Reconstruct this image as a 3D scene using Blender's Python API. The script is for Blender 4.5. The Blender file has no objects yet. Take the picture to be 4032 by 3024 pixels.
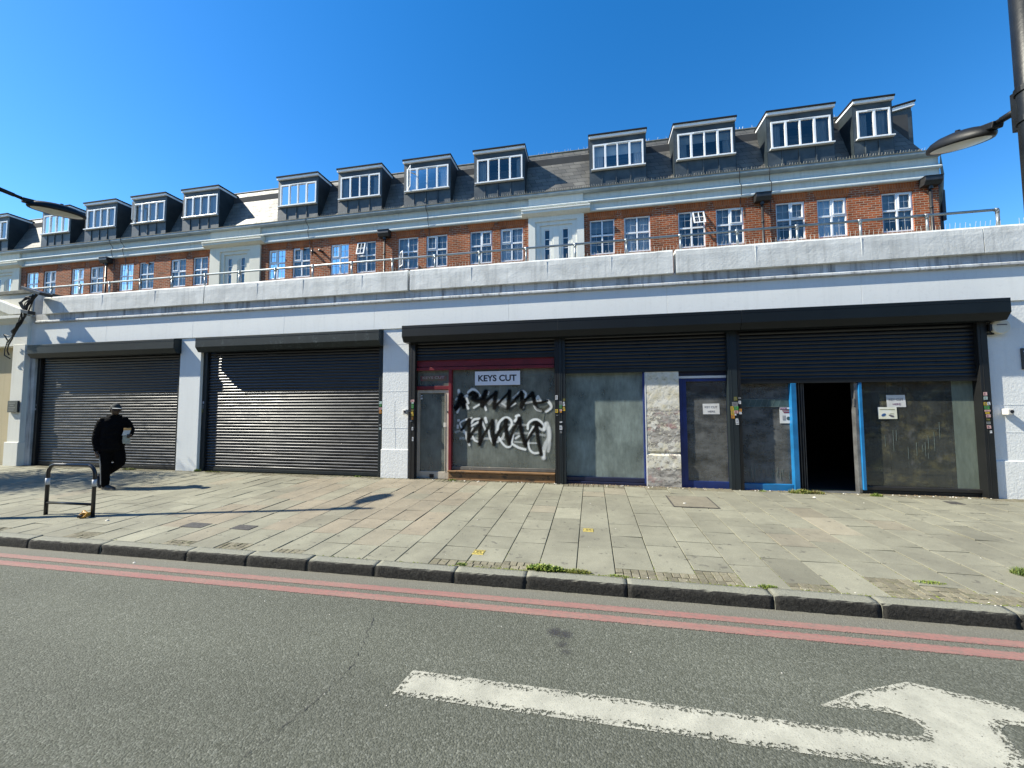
import bpy, bmesh, math, random
import numpy as np
from mathutils import Vector, Matrix
random.seed(7)
R = math.radians
scene = bpy.context.scene
COL = scene.collection

# ------------------------------------------------------------------ helpers
WL = {}                      # world translation of every object, for parenting

def link(o, parent=None, world=(0, 0, 0)):
    COL.objects.link(o)
    WL[o.name] = Vector(world)
    if parent is not None:
        o.parent = parent
        o.location = Vector(world) - WL[parent.name]
    else:
        o.location = world
    return o

def tag(o, label=None, cat=None, group=None, kind=None):
    if label: o['label'] = label
    if cat: o['category'] = cat
    if group: o['group'] = group
    if kind: o['kind'] = kind
    return o

def thing(name, label, cat, loc=(0, 0, 0), group=None):
    o = bpy.data.objects.new(name, None)
    o.empty_display_size = .2
    link(o, None, loc)
    return tag(o, label, cat, group)

class MB:
    """collects faces, builds ONE mesh object"""
    def __init__(s):
        s.v = []; s.f = []; s.c = []
    def add(s, vs, fs):
        n = len(s.v); s.v += [tuple(p) for p in vs]
        s.f += [tuple(i + n for i in f) for f in fs]
        return s
    def quad(s, a, b, c, d): return s.add([a, b, c, d], [(0, 1, 2, 3)])
    def box(s, x0, x1, y0, y1, z0, z1):
        return s.add([(x0,y0,z0),(x1,y0,z0),(x1,y1,z0),(x0,y1,z0),(x0,y0,z1),(x1,y0,z1),(x1,y1,z1),(x0,y1,z1)],
                     [(0,3,2,1),(4,5,6,7),(0,1,5,4),(1,2,6,5),(2,3,7,6),(3,0,4,7)])
    def obox(s, c, ax, ay, az):
        c, ax, ay, az = map(Vector, (c, ax, ay, az))
        vs = [c + sx*ax + sy*ay + sz*az for sz in (-1,1) for sx, sy in ((-1,-1),(1,-1),(1,1),(-1,1))]
        return s.add(vs, [(0,3,2,1),(4,5,6,7),(0,1,5,4),(1,2,6,5),(2,3,7,6),(3,0,4,7)])
    def prism_x(s, prof, x0, x1):
        """prof: list of (y,z); closed polygon swept along X"""
        n = len(prof)
        vs = [(x0, y, z) for y, z in prof] + [(x1, y, z) for y, z in prof]
        fs = [(i, (i+1) % n, n + (i+1) % n, n + i) for i in range(n)]
        fs += [tuple(range(n))[::-1], tuple(range(n, 2*n))]
        return s.add(vs, fs)
    def poly_y(s, pts, y0, y1):
        """pts: (x,z) outline swept along Y"""
        n = len(pts)
        vs = [(x, y0, z) for x, z in pts] + [(x, y1, z) for x, z in pts]
        fs = [(i, (i+1) % n, n + (i+1) % n, n + i) for i in range(n)]
        fs += [tuple(range(n))[::-1], tuple(range(n, 2*n))]
        return s.add(vs, fs)
    def poly_x(s, pts, x0, x1): return s.prism_x(pts, x0, x1)
    def tube(s, pts, r, n=10, caps=True):
        pts = [Vector(p) for p in pts]
        rs = r if isinstance(r, (list, tuple)) else [r]*len(pts)
        rings = []; up = None
        for i, p in enumerate(pts):
            d = (pts[min(i+1, len(pts)-1)] - pts[max(i-1, 0)]).normalized()
            if up is None:
                up = Vector((0,0,1)) if abs(d.z) < .9 else Vector((0,1,0))
            a = d.cross(up)
            if a.length < 1e-4: a = d.cross(Vector((1,0,0)))
            a.normalize(); b = a.cross(d).normalized(); up = b
            rings.append([p + rs[i]*(math.cos(2*math.pi*k/n)*a + math.sin(2*math.pi*k/n)*b) for k in range(n)])
        base = len(s.v)
        for rg in rings: s.v += [tuple(q) for q in rg]
        for i in range(len(pts)-1):
            for k in range(n):
                s.f.append((base+i*n+k, base+i*n+(k+1) % n, base+(i+1)*n+(k+1) % n, base+(i+1)*n+k))
        if caps:
            s.f.append(tuple(base+k for k in range(n))[::-1])
            s.f.append(tuple(base+(len(pts)-1)*n+k for k in range(n)))
        return s
    def disc_y(s, x, z, r, y0, y1, n=24):
        return s.poly_y([(x+r*math.cos(2*math.pi*k/n), z+r*math.sin(2*math.pi*k/n)) for k in range(n)], y0, y1)
    def build(s, name, m, parent=None, smooth=False, bevel=0, world=(0,0,0), solid=0):
        me = bpy.data.meshes.new(name)
        w = Vector(world)
        me.from_pydata([tuple(Vector(p)-w) for p in s.v], [], s.f)
        me.validate()
        bm = bmesh.new(); bm.from_mesh(me)
        bmesh.ops.recalc_face_normals(bm, faces=bm.faces)
        bm.to_mesh(me); bm.free()
        if m is not None: me.materials.append(m)
        if smooth:
            for p in me.polygons: p.use_smooth = True
        o = bpy.data.objects.new(name, me)
        link(o, parent, world)
        if bevel:
            b = o.modifiers.new('bevel', 'BEVEL'); b.width = bevel; b.segments = 2; b.limit_method = 'ANGLE'; b.angle_limit = R(40)
        return o

def raw(name, verts, faces, m, parent=None, attrs=None, smooth=False):
    me = bpy.data.meshes.new(name)
    me.from_pydata(verts, [], faces)
    if attrs:
        for an, vals in attrs.items():
            if len(vals) and hasattr(vals[0], '__len__'):
                a = me.attributes.new(an, 'FLOAT_COLOR', 'POINT')
                a.data.foreach_set('color', np.array([list(v)+[1] for v in vals], dtype=np.float32).ravel())
            else:
                a = me.attributes.new(an, 'FLOAT', 'POINT')
                a.data.foreach_set('value', np.array(vals, dtype=np.float32))
    me.materials.append(m)
    if smooth:
        for p in me.polygons: p.use_smooth = True
    o = bpy.data.objects.new(name, me)
    return link(o, parent)

def text_mesh(name, body, m, x, z, y, height, width, parent, bold=0.0, rot=0.0):
    """flat lettering standing on a facade (reads along +X, faces -Y)"""
    cu = bpy.data.curves.new('lettering', 'FONT'); cu.body = body; cu.size = 1; cu.offset = bold
    cu.resolution_u = 4
    t = bpy.data.objects.new('lettering', cu); COL.objects.link(t)
    bpy.context.view_layer.update()
    dg = bpy.context.evaluated_depsgraph_get()
    me = bpy.data.meshes.new_from_object(t.evaluated_get(dg))
    bpy.data.objects.remove(t); bpy.data.curves.remove(cu)
    xs = [v.co.x for v in me.vertices]; ys = [v.co.y for v in me.vertices]
    x0, x1, y0, y1 = min(xs), max(xs), min(ys), max(ys)
    for v in me.vertices:
        u = (v.co.x-x0)/(x1-x0)*width; w = (v.co.y-y0)/(y1-y0)*height
        v.co = (x+u*math.cos(rot)-w*math.sin(rot), y, z+w*math.cos(rot)+u*math.sin(rot))
    me.materials.clear(); me.materials.append(m)
    o = bpy.data.objects.new(name, me)
    return link(o, parent)

# ------------------------------------------------------------------ materials
class NT:
    def __init__(s, name):
        s.m = bpy.data.materials.new(name); s.m.use_nodes = True
        s.t = s.m.node_tree; s.t.nodes.clear()
        s.out = s.n('ShaderNodeOutputMaterial')
    def n(s, typ, **kw):
        nd = s.t.nodes.new(typ)
        for k, v in kw.items(): setattr(nd, k, v)
        return nd
    def l(s, a, b): s.t.links.new(a, b)
    def pos(s, scale=(1,1,1), xz=False):
        g = s.n('ShaderNodeNewGeometry'); v = g.outputs['Position']
        if xz:
            sp = s.n('ShaderNodeSeparateXYZ'); s.l(v, sp.inputs[0])
            ad = s.n('ShaderNodeMath', operation='ADD'); s.l(sp.outputs[0], ad.inputs[0]); s.l(sp.outputs[1], ad.inputs[1])
            cb = s.n('ShaderNodeCombineXYZ'); s.l(ad.outputs[0], cb.inputs[0]); s.l(sp.outputs[2], cb.inputs[1]); v = cb.outputs[0]
        mp = s.n('ShaderNodeMapping'); mp.inputs['Scale'].default_value = scale; s.l(v, mp.inputs[0])
        return mp.outputs[0]
    def noise(s, vec, scale, detail=4, rough=.55):
        nd = s.n('ShaderNodeTexNoise'); nd.inputs['Scale'].default_value = scale
        nd.inputs['Detail'].default_value = detail; nd.inputs['Roughness'].default_value = rough
        s.l(vec, nd.inputs['Vector']); return nd.outputs['Fac']
    def ramp(s, fac, *stops):
        nd = s.n('ShaderNodeValToRGB'); cr = nd.color_ramp
        while len(cr.elements) < len(stops): cr.elements.new(.5)
        for e, (p, c) in zip(cr.elements, stops):
            e.position = p; e.color = (c, c, c, 1) if not hasattr(c, '__len__') else (*c, 1)
        s.l(fac, nd.inputs[0]); return nd.outputs['Color']
    def mix(s, fac, a, b, mode='MIX'):
        nd = s.n('ShaderNodeMix', data_type='RGBA', blend_type=mode)
        for sock, val in ((nd.inputs[0], fac), (nd.inputs[6], a), (nd.inputs[7], b)):
            if hasattr(val, 'links') or hasattr(val, 'node'): s.l(val, sock)
            elif hasattr(val, '__len__'): sock.default_value = (*val, 1)
            else: sock.default_value = val
        return nd.outputs[2]
    def math(s, op, a, b=0.0):
        nd = s.n('ShaderNodeMath', operation=op)
        for i, v in enumerate((a, b)):
            if hasattr(v, 'node'): s.l(v, nd.inputs[i])
            else: nd.inputs[i].default_value = v
        return nd.outputs[0]
    def bump(s, h, strength, dist=.01):
        b = s.n('ShaderNodeBump'); b.inputs['Strength'].default_value = strength; b.inputs['Distance'].default_value = dist
        s.l(h, b.inputs['Height']); return b.outputs[0]
    def pbr(s, col, rough=.6, metal=0, normal=None, spec=.5):
        p = s.n('ShaderNodeBsdfPrincipled')
        if hasattr(col, 'node'): s.l(col, p.inputs['Base Color'])
        else: p.inputs['Base Color'].default_value = (*col, 1)
        if hasattr(rough, 'node'): s.l(rough, p.inputs['Roughness'])
        else: p.inputs['Roughness'].default_value = rough
        p.inputs['Metallic'].default_value = metal
        p.inputs['Specular IOR Level'].default_value = spec
        if normal is not None: s.l(normal, p.inputs['Normal'])
        return p
    def done(s, sh):
        s.l(sh if not hasattr(sh, 'outputs') else sh.outputs[0], s.out.inputs[0]); return s.m
    def alpha(s, sh, fac):
        tr = s.n('ShaderNodeBsdfTransparent'); mx = s.n('ShaderNodeMixShader')
        s.l(fac, mx.inputs[0]); s.l(tr.outputs[0], mx.inputs[1]); s.l(sh.outputs[0], mx.inputs[2])
        return mx

def simple(name, c1, c2=None, rough=.6, nscale=3, bump=0, bscale=40, metal=0, spec=.5, stretch=(1,1,1), lo=.35, hi=.65, detail=5):
    t = NT(name); v = t.pos(stretch)
    if c2 is None: c2 = tuple(c*.85 for c in c1)
    f = t.ramp(t.noise(v, nscale, detail), (lo, 0), (hi, 1))
    col = t.mix(f, c2, c1)
    nm = None
    if bump:
        nm = t.bump(t.noise(t.pos(), bscale, 4), bump, .01)
    return t.done(t.pbr(col, rough, metal, nm, spec))

M = {}
# --- painted masonry
def masonry(name, base, stain, s1=.6, streak=.5, bump=.25, bigf=.55):
    t = NT(name)
    big = t.ramp(t.noise(t.pos(), s1, 6, .6), (.38, 0), (.72, 1))
    st = t.ramp(t.noise(t.pos((6, 6, .45)), 1.9, 6, .65), (.50, 0), (.68, 1))
    fine = t.noise(t.pos(), 18, 5, .6)
    col = t.mix(t.math('MULTIPLY', big, bigf), base, stain)
    col = t.mix(t.math('MULTIPLY', st, streak), col, tuple(c*.62 for c in stain))
    col = t.mix(t.ramp(fine, (.58, 0), (.75, .45)), col, tuple(c*.8 for c in base))
    nm = t.bump(t.noise(t.pos(), 22, 6, .65), bump, .012)
    M[name] = t.done(t.pbr(col, .75, 0, nm, .3))
masonry('white_render', (.78, .795, .77), (.70, .72, .70), .5, .10, .12)
masonry('parapet_paint', (.70, .71, .68), (.42, .43, .41), 2.1, .38, .45, .7)
masonry('cornice_paint', (.58, .60, .60), (.27, .27, .265), 1.6, .9, .3, .75)
masonry('cream_paint', (.70, .67, .56), (.60, .56, .46), .6, .2, .15)
masonry('pale_cream', (.72, .72, .66), (.62, .61, .54), .6, .2, .15)
masonry('tan_stone', (.50, .43, .28), (.42, .35, .22), .6, .2, .15)
masonry('pillar_paint', (.78, .79, .765), (.70, .715, .70), .9, .10, .55)
masonry('upper_cornice', (.60, .63, .60), (.46, .48, .455), .8, .3, .2)

# --- brick
def brick(name, w, h, c1, c2, mort, msize, vertical=False, bumpy=.6):
    t = NT(name); v = t.pos(xz=True)
    b = t.n('ShaderNodeTexBrick'); b.offset = .5; b.squash = 1
    if not vertical:
        b.offset_frequency = 2
    b.inputs['Scale'].default_value = 1
    b.inputs['Brick Width'].default_value = w; b.inputs['Row Height'].default_value = h
    b.inputs['Mortar Size'].default_value = msize; b.inputs['Mortar Smooth'].default_value = .15; b.inputs['Bias'].default_value = -.1
    b.inputs['Color1'].default_value = (*c1, 1); b.inputs['Color2'].default_value = (*c2, 1); b.inputs['Mortar'].default_value = (*mort, 1)
    wob = t.n('ShaderNodeTexNoise'); wob.inputs['Scale'].default_value = 9; t.l(v, wob.inputs['Vector'])
    vm = t.n('ShaderNodeVectorMath', operation='MULTIPLY_ADD'); vm.inputs[1].default_value = (.012, .012, 0)
    t.l(wob.outputs['Color'], vm.inputs[0]); t.l(v, vm.inputs[2]); t.l(vm.outputs[0], b.inputs['Vector'])
    n1 = t.ramp(t.noise(t.pos(), 1.1, 5, .6), (.4, .75), (.65, 1.12))
    n2 = t.ramp(t.noise(t.pos(), 30, 4), (.3, .8), (.7, 1.15))
    col = t.mix(1, b.outputs['Color'], n1, 'MULTIPLY'); col = t.mix(1, col, n2, 'MULTIPLY')
    inv = t.math('SUBTRACT', 1, b.outputs['Fac'])
    nm = t.bump(inv, bumpy, .012)
    M[name] = t.done(t.pbr(col, .85, 0, nm, .2))
brick('red_brick', .228, .077, (.40, .098, .031), (.18, .05, .024), (.40, .31, .22), .0085)
brick('gauged_brick', .078, .20, (.46, .125, .034), (.34, .088, .028), (.42, .22, .12), .006, True)
# --- slate
t = NT('slate'); v = t.pos(xz=True)
b = t.n('ShaderNodeTexBrick'); b.offset = .5
for k, x in (('Scale', 1), ('Brick Width', .46), ('Row Height', .19), ('Mortar Size', .006), ('Mortar Smooth', .1), ('Bias', 0)): b.inputs[k].default_value = x
b.inputs['Color1'].default_value = (.150, .142, .125, 1); b.inputs['Color2'].default_value = (.098, .094, .085, 1); b.inputs['Mortar'].default_value = (.012, .012, .012, 1)
t.l(v, b.inputs['Vector'])
n1 = t.ramp(t.noise(t.pos((1, 1, .5)), 1.3, 5), (.4, .8), (.7, 1.3))
M['slate'] = t.done(t.pbr(t.mix(1, b.outputs['Color'], n1, 'MULTIPLY'), t.ramp(t.noise(t.pos(), 4, 4), (.3, .50), (.7, .62)), 0,
                          t.bump(t.math('SUBTRACT', 1, b.outputs['Fac']), .7, .01), .38))
M['lead'] = simple('lead', (.062, .075, .082), (.028, .036, .042), .5, 2.2, .35, 7, spec=.5)
M['lead_shade'] = simple('lead_shade', (.026, .036, .042), (.014, .021, .026), .55, 2.0, .35, 7, spec=.3)  # darker copy of the lead: the dormer cheeks' shade put into the colour
M['roof_felt'] = simple('roof_felt', (.014, .013, .014), None, .9, spec=.2)
M['gutter_lead'] = simple('gutter_lead', (.15, .145, .105), (.07, .068, .052), .7, 5, .3, 30)
M['gutter_paint'] = simple('gutter_paint', (.34, .39, .40), (.24, .28, .29), .5, 3)
M['upvc'] = simple('upvc', (.80, .81, .81), (.73, .74, .75), .32, 4)
M['bar_white'] = simple('bar_white', (.50, .54, .58), None, .4, 4)
M['black_iron'] = simple('black_iron', (.014, .014, .016), (.03, .03, .03), .42, 8, .15, 60)
M['galv'] = simple('galv', (.34, .37, .38), (.22, .25, .26), .42, 6, .15, 60, metal=.55)
M['hood_steel'] = simple('hood_steel', (.008, .015, .0155), (.005, .010, .011), .5, 2.2, .03, 30, spec=.4, stretch=(1, 1, .3))
M['hood_black'] = simple('hood_black', (.0045, .008, .0105), (.003, .0055, .0075), .5, 2.2, .03, 30, spec=.32, stretch=(1, 1, .3))
t = NT('hood_scuffed')
f = t.ramp(t.noise(t.pos((4, 4, .8)), 1.3, 6, .7), (.50, 0), (.72, 1))
f2 = t.ramp(t.noise(t.pos((1, 1, 1)), 26, 6, .75), (.50, 0), (.62, 1))
col = t.mix(t.math('MULTIPLY', t.math('MULTIPLY', f, f2), .8), (.008, .015, .0155), (.12, .15, .15))
M['hood_scuffed'] = t.done(t.pbr(col, .5, spec=.4))
t = NT('shutter_steel')
sm_ = t.noise(t.pos((1.1, 1, 2.2)), 2.2, 6, .68)
col = t.mix(t.ramp(sm_, (.35, 0), (.7, 1)), (.010, .012, .0155), (.021, .023, .026))
M['shutter_steel'] = t.done(t.pbr(col, t.ramp(sm_, (.3, .26), (.72, .44)), .25, None, .62))
M['guide_steel'] = simple('guide_steel', (.011, .018, .021), (.007, .012, .015), .5, 3, .05, 40, stretch=(1, 1, .3))
M['guide_black'] = simple('guide_black', (.004, .0045, .005), (.007, .0075, .008), .5, 3, .05, 40)
# --- joinery
def flaky(name, paint, under, amount, rough=.45):
    t = NT(name)
    f = t.ramp(t.noise(t.pos((1, 1, 1.4)), 7, 7, .7), (amount, 0), (amount+.04, 1))
    col = t.mix(t.ramp(t.noise(t.pos(), 3, 4), (.35, 0), (.7, 1)), paint, tuple(c*.6 for c in paint))
    col = t.mix(f, col, under)
    M[name] = t.done(t.pbr(col, rough, 0, t.bump(t.noise(t.pos(), 30, 6), .25, .006)))
flaky('red_paint', (.17, .010, .018), (.33, .20, .16), .655)
flaky('cream_door_paint', (.56, .50, .40), (.30, .26, .22), .66)
flaky('navy_paint', (.014, .034, .16), (.05, .07, .16), .64)
flaky('dark_navy', (.012, .016, .045), (.05, .05, .06), .66)
flaky('sky_paint', (.015, .165, .39), (.08, .24, .4), .66, .35)
flaky('black_board', (.02, .019, .018), (.10, .08, .06), .64)
flaky('raw_timber', (.22, .12, .05), (.07, .045, .025), .55, .7)
flaky('grey_sill', (.13, .125, .11), (.33, .28, .2), .62, .8)
M['steel_strip'] = simple('steel_strip', (.30, .31, .31), (.16, .16, .16), .35, 5, metal=.6)
M['door_metal'] = simple('door_metal', (.09, .08, .07), (.05, .05, .05), .4, 5)
# --- peeling pillar: cream flakes over banded grey render
t = NT('peeling_paint')
g = t.n('ShaderNodeNewGeometry'); sp = t.n('ShaderNodeSeparateXYZ'); t.l(g.outputs['Position'], sp.inputs[0]); zz = sp.outputs[2]
a = t.noise(t.pos((1, 1, 1.3)), 6.5, 9, .78); bb = t.noise(t.pos((1.6, 1, 5)), 2.6, 7, .72)
ln = t.noise(t.pos((.25, 1, 12)), 1.2, 4, .6)
col = t.mix(t.ramp(bb, (.40, 0), (.60, 1)), (.20, .185, .165), (.47, .44, .39))
col = t.mix(t.ramp(ln, (.60, 0), (.66, .7)), col, (.56, .53, .47))
col = t.mix(t.ramp(t.noise(t.pos((1.1, 1, 2.6)), 2.4, 4), (.57, 0), (.66, .55)), col, (.47, .25, .24))
zone = t.n('ShaderNodeValToRGB'); cr = zone.color_ramp
for _ in range(5): cr.elements.new(.5)
for e, (p_, c_) in zip(cr.elements, ((0, .0), (.10, .10), (.19, .68), (.30, .58), (.46, .46), (.66, .50), (.74, .92))): e.position = p_; e.color = (c_, c_, c_, 1)
mr = t.n('ShaderNodeMapRange'); mr.inputs[1].default_value = .2; mr.inputs[2].default_value = 2.6; t.l(zz, mr.inputs[0]); t.l(mr.outputs[0], zone.inputs[0])
fl = t.ramp(t.math('ADD', t.math('MULTIPLY', t.math('SUBTRACT', a, .5), 1.5), zone.outputs[0]), (.50, 0), (.53, 1))
cream = t.mix(t.ramp(t.noise(t.pos(), 6, 5, .7), (.4, 0), (.65, 1)), (.68, .655, .58), (.56, .51, .37))
col = t.mix(fl, col, cream)
chip = t.ramp(t.noise(t.pos((1, 1, 1.6)), 11, 7, .8), (.57, 0), (.60, .9)); low = t.ramp(mr.outputs[0], (.02, 1), (.42, .55))
col = t.mix(t.math('MULTIPLY', chip, low), col, (.075, .07, .065))
hgt = t.math('ADD', fl, t.math('MULTIPLY', t.noise(t.pos(), 25, 6), .5))
M['peeling_paint'] = t.done(t.pbr(col, .9, 0, t.bump(hgt, .7, .008), .1))

# --- glass
def glass(name, tint=(.86, .90, .90), dust=0.0, dust_col=(.3, .32, .3), ns=(1, 1, 1), nsc=1.5, lo=.3, hi=.7, rough=.0, dmin=0.0):
    t = NT(name)
    tr = t.n('ShaderNodeBsdfTransparent'); tr.inputs[0].default_value = (*tint, 1)
    gl = t.n('ShaderNodeBsdfGlossy'); gl.inputs['Roughness'].default_value = rough
    nm = t.bump(t.noise(t.pos(), 1.1, 2), .02, .05); t.l(nm, gl.inputs['Normal'])
    fr = t.n('ShaderNodeFresnel'); fr.inputs[0].default_value = 1.55
    f2 = t.math('MULTIPLY', fr.outputs[0], 2.3 if not dust else 1.6)
    mx = t.n('ShaderNodeMixShader'); t.l(f2, mx.inputs[0]); t.l(tr.outputs[0], mx.inputs[1]); t.l(gl.outputs[0], mx.inputs[2])
    if dust:
        df = t.n('ShaderNodeBsdfDiffuse')
        n2 = t.ramp(t.noise(t.pos((5, 5, 1.1)), 4, 6, .65), (.35, .86), (.7, 1.12))
        t.l(t.mix(1, dust_col, n2, 'MULTIPLY'), df.inputs[0])
        n = t.ramp(t.noise(t.pos(ns), nsc, 6, .62), (lo, dmin), (hi, dust))
        m2 = t.n('ShaderNodeMixShader'); t.l(n, m2.inputs[0]); t.l(mx.outputs[0], m2.inputs[1]); t.l(df.outputs[0], m2.inputs[2]); mx = m2
    M[name] = t.done(mx)
glass('clear_glass')
glass('frosted_glass', (.7, .75, .78), .75, (.55, .58, .62), nsc=.3, dmin=.65)
glass('grimy_glass', (.62, .68, .66), .88, (.195, .215, .190), (1, 1, .8), 2.1, .32, .68, .06, .36)
glass('whitewashed_glass', (.6, .66, .64), .95, (.25, .30, .275), (1, 1, .7), 2.3, .32, .66, .08, .42)
glass('smoky_glass', (.6, .62, .6), .85, (.165, .17, .165), (.7, 1, 1.5), 3.2, .34, .68, .06, .18)
glass('dull_glass', (.78, .80, .76), .55, (.13, .13, .095), (.6, 1, 1.3), 2.4, .36, .70, .05, .12)
t = NT('dull_glass'); p = t.pos()
tr = t.n('ShaderNodeBsdfTransparent'); tr.inputs[0].default_value = (.74, .78, .74, 1)
gl = t.n('ShaderNodeBsdfGlossy'); gl.inputs['Roughness'].default_value = .03
fr = t.n('ShaderNodeFresnel'); fr.inputs[0].default_value = 1.55
mx = t.n('ShaderNodeMixShader'); t.l(t.math('MULTIPLY', fr.outputs[0], 1.6), mx.inputs[0]); t.l(tr.outputs[0], mx.inputs[1]); t.l(gl.outputs[0], mx.inputs[2])
df = t.n('ShaderNodeBsdfDiffuse')
bl = t.noise(t.pos((1, 1, 1.4)), 4.5, 6, .68); bl2 = t.noise(t.pos((2, 1, 1.2)), 2.2, 5, .6)
col = t.mix(t.ramp(bl, (.50, 0), (.66, 1)), (.085, .09, .082), (.20, .185, .11))
col = t.mix(t.ramp(bl2, (.58, 0), (.68, .7)), col, (.22, .22, .21))
t.l(t.mix(1, col, t.ramp(t.noise(t.pos((14, 5, .8)), 3, 5, .65), (.35, .8), (.7, 1.2)), 'MULTIPLY'), df.inputs[0])
m2 = t.n('ShaderNodeMixShader'); t.l(t.ramp(t.noise(p, 2.1, 6, .65), (.34, .26), (.66, .72)), m2.inputs[0]); t.l(mx.outputs[0], m2.inputs[1]); t.l(df.outputs[0], m2.inputs[2])
M['dull_glass'] = t.done(m2)
glass('filmed_glass', (.6, .66, .64), .85, (.20, .24, .20), (1, 1, .35), 2.6, .3, .7, .08, .55)
M['lens'] = simple('lens', (.62, .62, .55), (.50, .50, .44), .3, 6)
M['curtain_net'] = simple('curtain_net', (.56, .58, .61), (.40, .42, .46), .9, 9, stretch=(5, 5, .3))
M['curtain_dark'] = simple('curtain_dark', (.42, .44, .47), (.28, .30, .33), .9, 6, stretch=(4, 4, .3))
M['blind'] = simple('blind', (.44, .46, .47), (.36, .38, .40), .8, 3)
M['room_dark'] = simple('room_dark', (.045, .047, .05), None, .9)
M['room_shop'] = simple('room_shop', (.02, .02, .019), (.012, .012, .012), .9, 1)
M['room_pale'] = simple('room_pale', (.66, .72, .62), (.52, .57, .48), .8, 2)
# --- paper and signs
M['sign_white'] = simple('sign_white', (.72, .74, .80), (.68, .70, .76), .35, 3)
M['ink'] = simple('ink', (.012, .013, .022), None, .5)
M['paper'] = simple('paper', (.62, .62, .60), (.52, .52, .50), .7, 8)
M['paper_bright'] = simple('paper_bright', (.72, .73, .69), (.60, .58, .40), .7, 4)
M['ink_grey'] = simple('ink_grey', (.11, .10, .12), None, .7)
M['ink_purple'] = simple('ink_purple', (.20, .06, .16), None, .7)
M['ink_maroon'] = simple('ink_maroon', (.16, .02, .05), None, .7)
M['ink_blue'] = simple('ink_blue', (.03, .09, .24), None, .6)
M['faded_red'] = simple('faded_red', (.19, .055, .065), (.13, .12, .06), .6, 9)
M['faded_pink'] = simple('faded_pink', (.44, .36, .34), None, .7)
M['teal_strip'] = simple('teal_strip', (.06, .105, .105), (.03, .05, .05), .5, 9)
M['pale_line'] = simple('pale_line', (.15, .19, .18), None, .6)
M['black_plaque'] = simple('black_plaque', (.03, .032, .033), (.05, .05, .05), .35, 6)
M['plaque_text'] = simple('plaque_text', (.16, .165, .16), None, .5)
for nm, c in dict(st_white=(.66, .68, .70), st_yellow=(.62, .42, .03), st_orange=(.62, .26, .02), st_green=(.06, .28, .06), st_pink=(.66, .42, .40), st_grey=(.20, .21, .21), st_olive=(.18, .17, .02), st_mint=(.5, .64, .60)).items():
    M[nm] = simple(nm, c, tuple(x*.6 for x in c), .5, 55)
M['cam_white'] = simple('cam_white', (.62, .60, .56), None, .4)
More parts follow.
